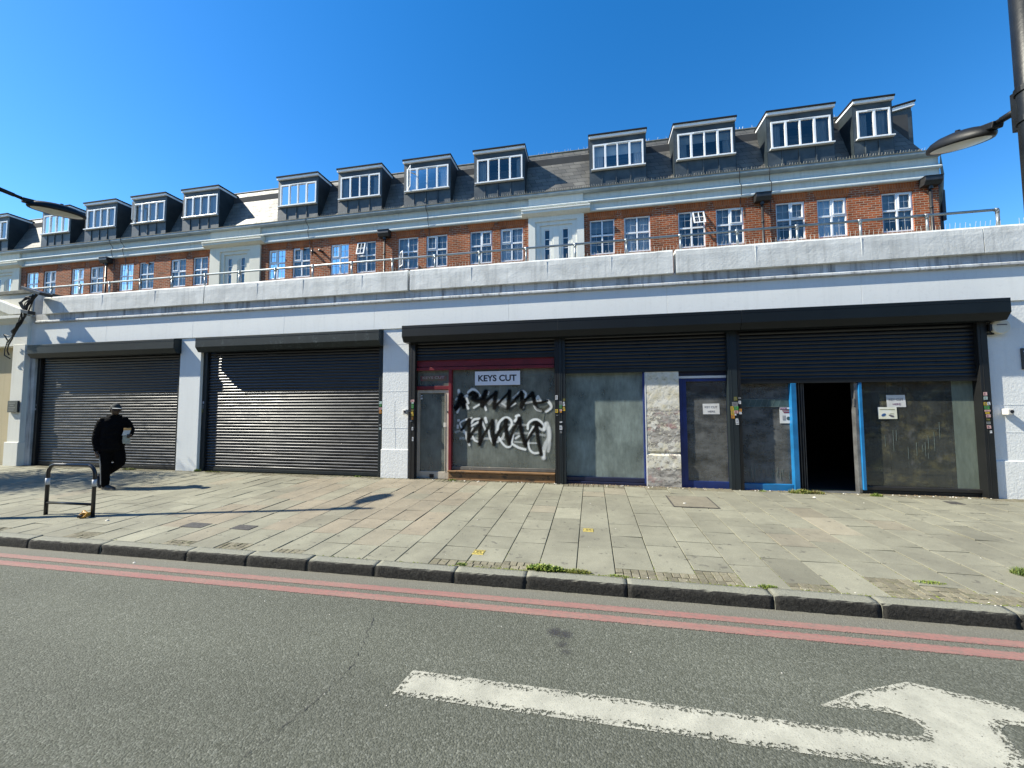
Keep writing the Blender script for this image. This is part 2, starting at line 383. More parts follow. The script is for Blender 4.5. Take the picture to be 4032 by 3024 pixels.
# --- ground
def ground_mats():
    t = NT('asphalt')
    p = t.pos()
    vo = t.n('ShaderNodeTexVoronoi'); vo.inputs['Scale'].default_value = 92; vo.inputs['Randomness'].default_value = 1; t.l(p, vo.inputs['Vector'])
    sp = t.n('ShaderNodeSeparateColor'); t.l(vo.outputs['Color'], sp.inputs[0])
    st = t.ramp(sp.outputs[0], (0, .030), (.4, .082), (.78, .135), (.96, .21), (1, .28))
    col = t.mix(.56, st, (.112, .117, .095))
    col = t.mix(1, col, (.89, .905, .80), 'MULTIPLY')
    fine = t.ramp(t.noise(p, 190, 3, .7), (.25, .55), (.75, 1.45))
    col = t.mix(1, col, fine, 'MULTIPLY')
    lg = t.ramp(t.noise(t.pos((.35, 1, 1)), .9, 6), (.3, .82), (.7, 1.15)); col = t.mix(1, col, lg, 'MULTIPLY')
    # paler dusty channel close to the kerb and tyre-polished tracks
    s = t.n('ShaderNodeSeparateXYZ'); t.l(p, s.inputs[0])
    yy = t.math('SUBTRACT', s.outputs[1], t.math('MULTIPLY', s.outputs[0], .0106))
    ch = t.ramp(yy, (0, 0), (1, 1))
    mr = t.n('ShaderNodeMapRange'); mr.inputs[1].default_value = 3.55; mr.inputs[2].default_value = 4.0; t.l(yy, mr.inputs[0])
    col = t.mix(t.math('MULTIPLY', mr.outputs[0], .55), col, (.185, .172, .14))
    trk = t.n('ShaderNodeValToRGB'); cr = trk.color_ramp      # tyre-polished wheel tracks running along the road
    for _ in range(5): cr.elements.new(.5)
    for e, (p_, c_) in zip(cr.elements, ((0, 1), (.22, .93), (.34, 1.0), (.50, 1.0), (.62, .90), (.74, 1.0), (1, 1.0))): e.position = p_; e.color = (c_, c_, c_, 1)
    m5 = t.n('ShaderNodeMapRange'); m5.inputs[1].default_value = 0; m5.inputs[2].default_value = 4; t.l(t.math('ADD', yy, t.math('MULTIPLY', t.noise(t.pos((.3, 1, 1)), 1.2, 4), .5)), m5.inputs[0]); t.l(m5.outputs[0], trk.inputs[0])
    col = t.mix(1, col, trk.outputs[0], 'MULTIPLY')
    hh = t.math('ADD', t.math('MULTIPLY', vo.outputs['Distance'], -1.0), t.math('MULTIPLY', t.noise(p, 150, 3), .6))
    M['asphalt'] = t.done(t.pbr(col, .85, 0, t.bump(hh, .75, .006), .3))
    # red line paint
    t = NT('red_line_paint'); p = t.pos()
    a = t.n('ShaderNodeAttribute', attribute_name='edge')
    n = t.noise(p, 120, 3, .7); n2 = t.noise(t.pos((.4, 3, 1)), 2.0, 5, .65)
    col = t.mix(t.ramp(n2, (.35, 0), (.7, 1)), (.27, .118, .105), (.27, .175, .14))
    col = t.mix(t.ramp(t.noise(t.pos((.35, 1, 1)), 60, 6, .8), (.46, 0), (.64, .85)), col, (.15, .122, .105))
    fac = t.math('GREATER_THAN', t.math('ADD', t.math('MULTIPLY', a.outputs['Fac'], 1.0), t.math('MULTIPLY', t.math('SUBTRACT', n, .5), .075)), .004)
    hh = t.noise(p, 120, 4)
    M['red_line_paint'] = t.done(t.alpha(t.pbr(col, .7, 0, t.bump(hh, .5, .004), .3), fac))
    # arrow paint
    t = NT('arrow_paint'); p = t.pos()
    a = t.n('ShaderNodeAttribute', attribute_name='edge')
    n = t.noise(p, 75, 5, .75); nl = t.noise(t.pos((.7, 2, 1)), 3.5, 4, .6)
    col = t.mix(t.ramp(t.noise(p, 5, 6, .65), (.35, 0), (.7, 1)), (.40, .39, .32), (.28, .275, .225))
    col = t.mix(t.ramp(t.noise(p, 100, 3, .7), (.55, 0), (.72, .7)), col, (.17, .165, .14))
    n5 = t.noise(p, 42, 6, .75); n6 = t.noise(t.pos((.5, 1.2, 1)), 9, 6, .7)
    mre = t.n('ShaderNodeMapRange'); mre.inputs[1].default_value = 0; mre.inputs[2].default_value = .075; t.l(a.outputs['Fac'], mre.inputs[0])
    band = t.ramp(mre.outputs[0], (0, .15), (.16, .145), (.42, .165), (.75, .05), (1, .0))
    val = t.math('ADD', n5, t.math('ADD', band, t.math('MULTIPLY', t.math('SUBTRACT', n6, .5), .32)))
    straight = t.math('GREATER_THAN', t.math('ADD', a.outputs['Fac'], t.math('MULTIPLY', t.math('SUBTRACT', n, .5), .022)), 0.0)
    fac = t.math('MULTIPLY', t.math('LESS_THAN', val, .665), straight)
    M['arrow_paint'] = t.done(t.alpha(t.pbr(col, .7, 0, t.bump(n, .6, .005), .3), fac))
    # crack
    M['crack_tar'] = simple('crack_tar', (.04, .04, .037), None, .9)
    t = NT('oil_stain'); a = t.n('ShaderNodeAttribute', attribute_name='edge')
    n = t.noise(t.pos(), 40, 4, .7)
    fac = t.math('MULTIPLY', t.ramp(t.math('ADD', a.outputs['Fac'], t.math('MULTIPLY', t.math('SUBTRACT', n, .5), .12)), (.0, 0), (.07, 1)), .62)
    M['oil_stain'] = t.done(t.alpha(t.pbr((.035, .033, .038), .8), fac))
    # paving
    t = NT('paving'); p = t.pos()
    at = t.n('ShaderNodeAttribute', attribute_name='tint')
    n = t.ramp(t.noise(p, 2.6, 6, .65), (.3, .84), (.7, 1.12)); f = t.ramp(t.noise(p, 130, 3, .7), (.25, .72), (.75, 1.26))
    col = t.mix(1, at.outputs['Color'], n, 'MULTIPLY'); col = t.mix(1, col, f, 'MULTIPLY')
    spots = t.ramp(t.noise(p, 11, 3, .5), (.655, 0), (.69, .6)); col = t.mix(spots, col, (.075, .07, .06))
    stn = t.ramp(t.noise(p, .9, 6, .68), (.48, 0), (.7, .5)); col = t.mix(stn, col, (.115, .108, .085))
    nm = t.bump(t.noise(p, 70, 5, .7), .3, .004)
    M['paving'] = t.done(t.pbr(col, .8, 0, nm, .3))
    M['joint_dirt'] = simple('joint_dirt', (.045, .042, .030), (.05, .06, .022), .95, 6)
    t = NT('sett'); p = t.pos()
    at = t.n('ShaderNodeAttribute', attribute_name='tint')
    col = t.mix(t.ramp(t.noise(p, 14, 5, .7), (.5, 0), (.68, .6)), at.outputs['Color'], (.075, .085, .03))
    col = t.mix(1, col, t.ramp(t.noise(p, 90, 4, .7), (.25, .6), (.75, 1.35)), 'MULTIPLY')
    M['sett'] = t.done(t.pbr(col, .9, 0, t.bump(t.noise(p, 40, 5, .7), .6, .008), .2))
    # granite kerb
    t = NT('kerb_stone'); p = t.pos()
    col = t.mix(t.ramp(t.noise(p, 120, 4, .75), (.3, 0), (.7, 1)), (.14, .14, .11), (.29, .285, .235))
    col = t.mix(t.ramp(t.noise(p, 3, 5), (.4, 0), (.75, .5)), col, (.22, .215, .16))
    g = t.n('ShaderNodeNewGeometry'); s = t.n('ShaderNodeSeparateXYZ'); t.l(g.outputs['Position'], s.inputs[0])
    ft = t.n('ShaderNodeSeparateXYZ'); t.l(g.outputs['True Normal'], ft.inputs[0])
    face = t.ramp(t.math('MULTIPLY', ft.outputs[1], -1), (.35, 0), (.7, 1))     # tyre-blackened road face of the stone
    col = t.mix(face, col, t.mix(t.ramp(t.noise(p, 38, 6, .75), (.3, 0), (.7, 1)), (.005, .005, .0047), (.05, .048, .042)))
    M['kerb_stone'] = t.done(t.pbr(col, .85, 0, t.bump(t.noise(p, 45, 6, .72), .9, .012), .25))
ground_mats()
M['yellow_cover'] = simple('yellow_cover', (.62, .50, .13), (.48, .38, .12), .55, 20)
M['cover_line'] = simple('cover_line', (.10, .085, .03), None, .8)
M['dark_cover'] = simple('dark_cover', (.075, .07, .065), (.045, .043, .04), .6, 20, .4, 60)
M['moss'] = simple('moss', (.15, .18, .03), (.09, .10, .025), .95, 30, 1, 60)
t = NT('weed'); oi = t.n('ShaderNodeAttribute', attribute_name='tint')
lf = t.pbr(oi.outputs['Color'], .55); M['weed'] = t.done(lf)
M['hoop_black'] = simple('hoop_black', (.012, .012, .014), (.02, .02, .02), .3, 12)
M['hoop_white'] = simple('hoop_white', (.55, .57, .60), None, .5)
M['lock_yellow'] = simple('lock_yellow', (.45, .24, .02), (.25, .12, .01), .45, 30)
M['lamp_dark'] = simple('lamp_dark', (.005, .0055, .006), (.010, .011, .0115), .5, 6, .1, 50, spec=.3)
M['pole_black'] = simple('pole_black', (.004, .0045, .0045), (.010, .011, .0105), .42, 4, .2, 25, spec=.3)
M['cable_black'] = simple('cable_black', (.014, .013, .013), None, .45)
M['bark'] = simple('bark', (.10, .075, .05), (.06, .045, .03), .9, 8, .8, 20)
M['skin'] = simple('skin', (.05, .028, .018), None, .5)
M['cloth_black'] = simple('cloth_black', (.0035, .0035, .004), (.006, .006, .0065), .95, 14, .5, 9, spec=.08)
M['cloth_trouser'] = simple('cloth_trouser', (.004, .004, .0045), None, .95, 14, .5, 9, spec=.08)
M['cloth_stripe'] = simple('cloth_stripe', (.13, .14, .15), None, .8, 20)
M['cap_grey'] = simple('cap_grey', (.018, .023, .022), None, .85)
M['cap_white'] = simple('cap_white', (.50, .52, .48), None, .8)
M['shoe'] = simple('shoe', (.035, .035, .036), (.02, .02, .02), .6, 30)
M['sole'] = simple('sole', (.20, .20, .19), None, .7)
M['box_paper'] = simple('box_paper', (.62, .64, .62), None, .7)
M['box_orange'] = simple('box_orange', (.66, .38, .13), None, .7)
M['bag_paper'] = simple('bag_paper', (.40, .40, .31), (.30, .30, .24), .8, 20)
M['spike'] = simple('spike', (.50, .47, .40), None, .4)
M['debris'] = simple('debris', (.34, .25, .14), (.12, .08, .05), .9, 40)
M['litter_pale'] = simple('litter_pale', (.60, .57, .50), None, .9)
t = NT('spray_white'); a = t.n('ShaderNodeAttribute', attribute_name='edge')
M['spray_white'] = t.done(t.alpha(t.pbr((.74, .77, .76), .7), a.outputs['Fac']))
t = NT('spray_black'); a = t.n('ShaderNodeAttribute', attribute_name='edge')
M['spray_black'] = t.done(t.alpha(t.pbr((.004, .0035, .0035), .8, spec=.1), a.outputs['Fac']))

# ------------------------------------------------------------------ levels (metres; camera stands at x=0,y=0 in the road, facade runs along X)
def pz(y): return .12 + .027*(y-4.1)          # pavement falls towards the kerb
def ky(x): return 4.10 + .0106*x              # kerb line
FY = 8.5                                       # pillar faces
UY = 15.0                                      # brick front of the flats

def walls_with_holes(mb, x0, x1, z0, z1, y, depth, holes):
    xs = sorted({x0, x1, *[h[0] for h in holes], *[h[1] for h in holes]})
    zs = sorted({z0, z1, *[h[2] for h in holes], *[h[3] for h in holes]})
    for i in range(len(xs)-1):
        for j in range(len(zs)-1):
            cx, cz = (xs[i]+xs[i+1])/2, (zs[j]+zs[j+1])/2
            if any(h[0] < cx < h[1] and h[2] < cz < h[3] for h in holes): continue
            mb.quad((xs[i], y, zs[j]), (xs[i+1], y, zs[j]), (xs[i+1], y, zs[j+1]), (xs[i], y, zs[j+1]))
    for a, b, c, d in holes:
        mb.quad((a, y, c), (a, y+depth, c), (a, y+depth, d), (a, y, d))
        mb.quad((b, y, c), (b, y, d), (b, y+depth, d), (b, y+depth, c))
        mb.quad((a, y, d), (a, y+depth, d), (b, y+depth, d), (b, y, d))
        mb.quad((a, y, c), (b, y, c), (b, y+depth, c), (a, y+depth, c))

# ================================================================== GROUND
def build_ground():
    g = MB().quad((-400, -400, -.03), (400, -400, -.03), (400, 400, -.03), (-400, 400, -.03)).build('ground', M['asphalt'])
    tag(g, kind='structure')
    road = MB()
    xs = list(range(-90, 91, 6))
    for a, b in zip(xs[:-1], xs[1:]):
        road.quad((a, -30, 0), (b, -30, 0), (b, ky(b)+.02, 0), (a, ky(a)+.02, 0))
    road = tag(road.build('road', M['asphalt']), kind='structure')
    # --- double red lines: a strip with an 'edge' attribute (distance to the paint edge)
    for off, w in ((-.245, .054), (-.425, .058)):
        vs, fs, ed = [], [], []
        ys = [-.012, 0, .012, w, 2*w-.012, 2*w, 2*w+.012]
        xx = np.arange(-40, 20.01, .5)
        for x in xx:
            for k, dy in enumerate(ys):
                vs.append((x, ky(x)+off-w+dy, .004)); ed.append(min(dy, 2*w-dy))
        n = len(ys)
        for i in range(len(xx)-1):
            for k in range(n-1):
                fs.append((i*n+k, (i+1)*n+k, (i+1)*n+k+1, i*n+k+1))
        raw('red_line', vs, fs, M['red_line_paint'], road, {'edge': ed})
    # --- painted turn arrow, worn at the rim
    stem = [(-1.26, 2.715), (-.6, 2.715), (.4, 2.715), (1.3, 2.715), (1.72, 2.72), (1.80, 2.745), (1.845, 2.80), (1.83, 2.855), (1.76, 2.895), (1.64, 2.90), (1.34, 2.875),
            (1.66, 3.07), (2.05, 3.235), (2.62, 3.07), (3.05, 2.93), (2.62, 2.925), (2.33, 2.925), (2.25, 2.86), (2.235, 2.77), (2.19, 2.66), (2.08, 2.55), (1.90, 2.49), (1.6, 2.485), (.5, 2.485), (-.6, 2.475), (-1.29, 2.47)]
    P = np.array(stem); Q = np.roll(P, -1, 0)
    st = .014
    gx = np.arange(-1.36, 3.12, st); gy = np.arange(2.40, 3.31, st)
    X, Y = np.meshgrid(gx, gy, indexing='ij')
    pts = np.stack([X.ravel(), Y.ravel()], 1)
    dmin = np.full(len(pts), 9.); inside = np.zeros(len(pts), bool)
    for a, b in zip(P, Q):
        d = b-a; tt = np.clip(((pts-a)@d)/(d@d), 0, 1)
        dmin = np.minimum(dmin, np.linalg.norm(pts-(a+tt[:, None]*d), axis=1))
        c = ((a[1] > pts[:, 1]) != (b[1] > pts[:, 1])) & (pts[:, 0] < (b[0]-a[0])*(pts[:, 1]-a[1])/(b[1]-a[1]+1e-12)+a[0])
        inside ^= c
    sd = np.where(inside, dmin, -dmin)
    ny = len(gy); keep = sd.reshape(len(gx), ny) > -.05
    idx = -np.ones(len(pts), int); fs = []; used = []
    for i in range(len(gx)-1):
        for j in range(ny-1):
            if keep[i, j] or keep[i+1, j+1]:
                fs.append((i*ny+j, (i+1)*ny+j, (i+1)*ny+j+1, i*ny+j+1))
    us = sorted({k for f in fs for k in f}); rm = {k: n for n, k in enumerate(us)}
    raw('turn_arrow', [(pts[k, 0], pts[k, 1], .004) for k in us], [tuple(rm[k] for k in f) for f in fs], M['arrow_paint'], road, {'edge': [float(np.clip(sd[k], -.1, .12)) for k in us]})
    # --- hairline crack and an oil stain on the asphalt
    cr = MB(); r = random.Random(3)
    pp = [(-1.90, 3.30), (-1.80, 3.0), (-1.72, 2.72), (-1.71, 2.5), (-1.77, 2.2), (-1.83, 1.85), (-1.9, 1.4)]
    fine = []
    for (ax, ay), (bx, by) in zip(pp[:-1], pp[1:]):
        for k in range(8):
            f = k/8; fine.append((ax+(bx-ax)*f+r.uniform(-.018, .018), ay+(by-ay)*f))
    for k in range(len(fine)-1):
        if r.random() < .22: continue
        w = r.uniform(.0008, .0030); (ax, ay), (bx, by) = fine[k], fine[k+1]
        cr.quad((ax-w, ay, .004), (ax+w, ay, .004), (bx+w, by, .004), (bx-w, by, .004))
    cr.build('surface_crack', M['crack_tar'], road)
    vs, fs, ed = [], [], []
    ctr = [(-.32, 3.38, .085), (-.24, 3.36, .08), (-.25, 3.22, .06), (-.21, 3.13, .05)]
    n = 24
    for i in range(n+1):
        for j in range(n+1):
            x = -.50+.42*i/n; y = 3.02+.46*j/n
            vs.append((x, y, .004)); ed.append(max(c[2]-math.hypot(x-c[0], y-c[1]) for c in ctr))
    for i in range(n):
        for j in range(n): fs.append((i*(n+1)+j, (i+1)*(n+1)+j, (i+1)*(n+1)+j+1, i*(n+1)+j+1))
    raw('oil_stain', vs, fs, M['oil_stain'], road, {'edge': ed})

    # --- kerb: separate granite stones
    kerb = bpy.data.objects.new('kerb', None); link(kerb, None, (0, 4.1, 0)); tag(kerb, kind='structure')
    J = [-7.35, -6.14, -4.83, -3.98, -3.18, -2.35, -1.44, -.68, .32, 1.61, 2.46, 3.45]
    while J[0] > -34: J.insert(0, J[0]-random.uniform(.85, 1.2))
    while J[-1] < 12: J.append(J[-1]+random.uniform(.85, 1.2))
    r = random.Random(11)
    for a, b in zip(J[:-1], J[1:]):
        bm = bmesh.new()
        g_ = r.uniform(.006, .013); L = b-a-g_; nx = max(4, int(L/.045)); ny, nz = 4, 5
        if a < -14: nx = 4
        mats = {}
        def P3(i, j, k): return Vector((a+g_/2+L*i/nx, 0, 0)), j, k
        # profile ring in (y,z): road face up, rounded arris, top, back
        prof = [(-.004, -.05), (.0, .0), (.002, .03), (.004, .06), (.006, .085), (.011, .104), (.022, .116), (.04, .1205), (.07, .122), (.11, .124), (.148, .125), (.15, -.05)]
        tilt = r.uniform(-.004, .004); dz = r.uniform(-.004, .005); dy = r.uniform(-.006, .006)
        rows = []
        for i in range(nx+1):
            x = a+g_/2+L*i/nx; e = min(i, nx-i); s_ = 1-.10*max(0, 1-e) 
            row = []
            for (py, pzz) in prof:
                jy, jz = (r.gauss(0, .0024), r.gauss(0, .0014)) if py < .14 else (0, 0)
                if e == 0 and pzz > .09: jz -= r.uniform(.0, .005); jy += .001
                row.append(bm.verts.new((x, ky(x)+py+dy+jy, max(-.05, pzz+dz+tilt*(i/nx-.5)*2+jz))))
            rows.append(row)
        for i in range(nx):
            for k in range(len(prof)-1):
                bm.faces.new((rows[i][k], rows[i+1][k], rows[i+1][k+1], rows[i][k+1]))
        bm.faces.new(rows[0]); bm.faces.new(rows[-1][::-1])
        bmesh.ops.recalc_face_normals(bm, faces=bm.faces)
        me = bpy.data.meshes.new('kerb_stone'); bm.to_mesh(me); bm.free()
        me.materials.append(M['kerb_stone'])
        for p in me.polygons: p.use_smooth = len(p.vertices) == 4
        o = bpy.data.objects.new('kerb_stone', me); link(o, kerb)

    # --- pavement: bedding sheet with slabs and setts laid on it
    bed = MB()
    for a, b in zip(xs[:-1], xs[1:]):
        y0a, y0b = ky(a)+.12, ky(b)+.12
        bed.quad((a, y0a, pz(y0a)-.016), (b, y0b, pz(y0b)-.016), (b, 8.9, pz(8.9)-.016), (a, 8.9, pz(8.9)-.016))
    pave = tag(bed.build('pavement', M['joint_dirt']), kind='structure')
    r = random.Random(5)
    V, F, T = [], [], []
    SV, SF, ST = [], [], []
    covers = [(-1.40, -1.26, 4.55, 4.70), (-.12, .02, 5.56, 5.71)]
    def slab(x0, x1, y0, y1, tint, Vv=V, Ff=F, Tt=T, gap=.005, tl=.0022):
        z = [pz(y) for y in (y0, y0, y1, y1)]
        b = r.gauss(0, .0012); tx, ty = r.gauss(0, tl), r.gauss(0, tl)
        c = [(x0+gap, y0+gap), (x1-gap, y0+gap), (x1-gap, y1-gap), (x0+gap, y1-gap)]
        zz = [pz(y)+b+tx*(-1, 1, 1, -1)[i]+ty*(-1, -1, 1, 1)[i] for i, (x, y) in enumerate(c)]
        n = len(Vv)
        e = .004
        ins = [(x0+gap+e, y0+gap+e), (x1-gap-e, y0+gap+e), (x1-gap-e, y1-gap-e), (x0+gap+e, y1-gap-e)]
        for (x, y), h in zip(ins, zz): Vv.append((x, y, h))
        for (x, y), h in zip(c, zz): Vv.append((x, y, h-.003))
        for (x, y), h in zip(c, zz): Vv.append((x, y, h-.03))
        Ff.append((n, n+1, n+2, n+3))
        for k in range(4):
            k2 = (k+1) % 4
            Ff.append((n+4+k, n+4+k2, n+k2, n+k)); Ff.append((n+8+k, n+8+k2, n+4+k2, n+4+k))
        Tt += [tint]*12
    def tint_at(x, y):
        base = np.array((.232, .224, .168))*r.uniform(.88, 1.07)
        pink = 0
        if -6.2 < x < -2.1 and y > 5.0: pink = .8 if r.random() < .75 else .2
        elif r.random() < .05: pink = .5
        base = base*(1-pink)+np.array((.242, .205, .150))*r.uniform(.95, 1.08)*pink
        if r.random() < .04: base *= .86
        if r.random() < .02: base *= 1.15
        return tuple(base)
    for k in range(-70, 33):
        x0 = -.18+.403*k; x1 = x0+.403
        y = ky(x0)+.155
        first = True
        top = 8.40
        if r.random() < .45: top = 8.27
        patch = False
        seq_patch = {3: .30, 4: .0, 5: .16, 7: .42, 8: .30, 1: .22, -3: .16, -11: .2, -13: .16, -9: .12, 9: .2}
        d = seq_patch.get(k, (r.uniform(.12, .24) if r.random() < .3 else 0))
        if d:
            # small worn setts instead of a cut slab
            rows_ = max(1, round(d/.10)); h = d/rows_
            for rr in range(rows_):
                n = 5 if r.random() < .6 else 4
                for q in range(n):
                    t_ = np.array((.185, .168, .12))*r.uniform(.75, 1.25)
                    slab(x0+.403*q/n, x0+.403*(q+1)/n, y+h*rr, y+h*(rr+1), tuple(t_), SV, SF, ST, .004, .002)
            y += d
        while y < top-.01:
            L = r.choice([.40, .40, .52, .60, .60, .45, .75])
            if top-(y+L) < .22: L = top-y
            if r.random() < -1:
                for q in range(5):
                    for w in range(2):
                        slab(x0+.403*q/5, x0+.403*(q+1)/5, y+L*w/2, y+L*(w+1)/2, tuple(np.array((.15, .13, .09))*r.uniform(.85, 1.2)), SV, SF, ST, .004, .001)
            else:
                slab(x0, x1, y, y+L, tint_at((x0+x1)/2, y+L/2))
            y += L
        if top < 8.40 or True:
            n = 4
            for q in range(n):
                slab(x0+.403*q/n, x0+.403*(q+1)/n, top, 8.52, tuple(np.array((.16, .145, .105))*r.uniform(.8, 1.2)), SV, SF, ST, .004, .001)
    raw('paving_slab', V, F, M['paving'], pave, {'tint': T}); 
    raw('paving_sett', SV, SF, M['sett'], pave, {'tint': ST})
    # moss along the kerb joint
    mv = MB(); r = random.Random(9)
    for (xa, xb, dens) in ((-3.6, -1.5, 30), (-1.5, -1.0, 120), (-1.0, .5, 150), (.5, 1.4, 60), (1.3, 2.0, 150), (2.0, 4.2, 130), (-6.5, -3.6, 16)):
        for _ in range(int((xb-xa)*dens)):
            x = r.uniform(xa, xb); y = ky(x)+.152+abs(r.gauss(0, .016)); z = pz(y)-.004; s_ = r.uniform(.004, .013)
            n = 5; a0 = r.random()*6
            ring = [(x+s_*1.5*math.cos(a0+6.283*i/n), y+s_*math.sin(a0+6.283*i/n), z) for i in range(n)]
            mv.add(ring+[(x, y, z+s_*.8)], [(i, (i+1) % n, n) for i in range(n)])
    for xj in [-.18+.403*k for k in range(2, 13)]+[-1.39, -.98, -.58]:
        for _ in range(26):
            y = ky(xj)+.16+abs(r.gauss(0, .28)); x = xj+r.gauss(0, .006); z = pz(y)-.006; s_ = r.uniform(.004, .010)
            ring = [(x+s_*math.cos(6.283*i/5), y+s_*1.6*math.sin(6.283*i/5), z) for i in range(5)]
            mv.add(ring+[(x, y, z+s_*.8)], [(i, (i+1) % 5, 5) for i in range(5)])
    tag(mv.build('moss', M['moss']), 'thin green moss growing in the paving joints beside the kerb', 'moss', kind='stuff')
    # crumbs, leaf litter and grit against the shopfronts
    lm = MB()
    for (xa, xb, n) in ((-3.9, -.8, 60), (-.5, 1.05, 190), (1.1, 2.7, 50), (2.9, 4.0, 30), (4.9, 6.7, 80)):
        for _ in range(n):
            x = r.uniform(xa, xb); y = 8.50-abs(r.gauss(0, .045)); s_ = r.uniform(.006, .022)
            a = r.random()*6.28; z = pz(y)
            lm.add([(x+s_*math.cos(a), y+s_*math.sin(a)*.7, z+r.uniform(.002, .012)), (x+s_*math.cos(a+2), y+s_*math.sin(a+2)*.7, z+.002), (x+s_*math.cos(a+4), y+s_*math.sin(a+4)*.7, z+r.uniform(.002, .012)), (x, y, z+s_*.7)], [(0, 1, 3), (1, 2, 3), (2, 0, 3)])
    tag(lm.build('leaf_litter', M['debris']), 'dry brown leaf litter and grit swept against the shopfronts', 'litter', kind='stuff')
    lp = MB()
    def crumb(x, y, s_):
        z = pz(y) if y > ky(x)+.1 else 0
        n = 6; a0 = r.random()*6
        ring = [(x+s_*r.uniform(.7, 1.2)*math.cos(a0+6.283*i/n), y+s_*.8*math.sin(a0+6.283*i/n), z+.001) for i in range(n)]
        top = [(x+(q[0]-x)*.6, y+(q[1]-y)*.6, z+s_*r.uniform(.3, .7)) for q in ring]
        lp.add(ring+top+[(x, y, z+s_*.75)], [(i, (i+1) % n, n+(i+1) % n, n+i) for i in range(n)]+[(n+i, n+(i+1) % n, 2*n) for i in range(n)])
    for _ in range(60): crumb(r.uniform(-7, 5), r.uniform(4.3, 8.3), r.uniform(.004, .010))
    for _ in range(70): crumb(r.uniform(-3.8, 6.8), 8.47-abs(r.gauss(0, .05)), r.uniform(.008, .02))
    for _ in range(40): crumb(r.uniform(-1.5, 4), ky(0)+.16+abs(r.gauss(0, .04)), r.uniform(.004, .009))
    for _ in range(26): crumb(r.uniform(-7, 3), r.uniform(1.6, 3.9), r.uniform(.003, .007))
    for x, y, s_ in ((-.42, 4.40, .014), (1.52, 7.25, .03), (-7.25, 4.84, .03), (-5.4, 3.9, .02), (3.85, 8.05, .03)): crumb(x, y, s_)
    tag(lp.build('litter_crumbs', M['litter_pale']), 'scattered pale crumbs and stone chips on pavement and road', 'litter', kind='stuff')
build_ground()

def weed(x, y, rx, ry, n, h, label, greens, seed, leafy=False):
    r = random.Random(seed); V, F, T = [], [], []
    for _ in range(n):
        a = r.random()*6.283; q = math.sqrt(r.random())
        bx, by = x+rx*q*math.cos(a), y+ry*q*math.sin(a); bz = pz(by) if by > ky(bx)+.02 else .12
        d = Vector((r.gauss(0, 1), r.gauss(0, 1), 0)).normalized(); L = h*r.uniform(.45, 1.15)*(1.1-.5*q)
        w = (.010 if leafy else .0035)*r.uniform(.7, 1.4); sd = Vector((-d.y, d.x, 0))
        c = Vector(r.choice(greens))*r.uniform(.7, 1.25)
        p0 = Vector((bx, by, bz-.003)); lean = r.uniform(.2, 1.1)
        segs = [p0, p0+Vector((0, 0, L*.55))+d*L*.25*lean, p0+Vector((0, 0, L*(.95-.3*lean)))+d*L*.75*lean]
        ws = [w*.6, w, w*.15] if not leafy else [w*.3, w*1.3, w*.2]
        b = len(V)
        for s_, ww in zip(segs, ws): V += [tuple(s_-sd*ww), tuple(s_+sd*ww)]
        F += [(b, b+1, b+3, b+2), (b+2, b+3, b+5, b+4)]; T += [tuple(c)]*6
    o = raw('weed_clump', V, F, M['weed'], None, {'tint': T})
    tag(o, label, 'weeds', 'weeds growing along the kerb and shopfronts')
GR = [(.17, .23, .035), (.24, .28, .05), (.10, .16, .03)]; YL = [(.22, .21, .05), (.16, .18, .035), (.28, .22, .08)]
weed(-.50, ky(0)+.19, .20, .05, 620, .075, 'largest leafy green weed clump, spilling over the middle of the kerb', GR, 1, True)
weed(-.18, ky(0)+.20, .16, .04, 380, .05, 'low yellow green weed fringe on the kerb right of the largest clump', [(.16, .19, .03), (.2, .2, .04)], 12)
weed(.24, ky(0)+.18, .10, .02, 110, .03, 'small tuft on the kerb beside the patch of worn setts', GR, 2)
weed(-1.42, ky(0)+.17, .06, .03, 130, .035, 'mossy weed tuft beside the nearer yellow cover', GR, 3)
weed(1.62, 4.29, .09, .025, 190, .04, 'bright green weed strip at the kerb joint right of centre', GR, 4)
weed(3.18, 4.66, .14, .035, 240, .03, 'flat mossy weed patch between slabs at the right', GR, 5)
weed(4.27, 5.03, .12, .09, 420, .09, 'tall grassy weed clump cut by the right picture edge', [(.11, .16, .03), (.15, .18, .04), (.07, .11, .02)], 6)
weed(3.78, 8.36, .20, .06, 560, .11, 'yellowing grassy weed clump at the foot of the open doorway', GR+YL, 7)
weed(4.02, 8.36, .16, .05, 330, .09, 'straw coloured weed clump on the open doorway step', YL, 17)
weed(3.15, 8.40, .06, .03, 90, .05, 'small green tuft below the narrow sky blue window', GR, 18)
weed(4.98, 8.34, .10, .04, 260, .07, 'green weed tuft just right of the open doorway', GR, 8)
weed(-11.95, 8.40, .22, .04, 220, .07, 'weed tuft below the far left shutter behind the walker', YL+GR, 9)
weed(-9.86, 8.46, .10, .04, 200, .10, 'weed tuft at the foot of the white pillar between the closed shutters', GR, 10)
weed(-9.35, 8.44, .24, .03, 220, .05, 'low weed strip below the wide closed shutter', GR+YL, 11)
weed(-5.35, 8.46, .10, .03, 120, .05, 'tiny weed tuft at the right end of the wide closed shutter', GR, 13)
weed(-3.02, 8.42, .10, .04, 150, .06, 'weed tuft at the bare timber sill of the red shopfront', GR, 14)

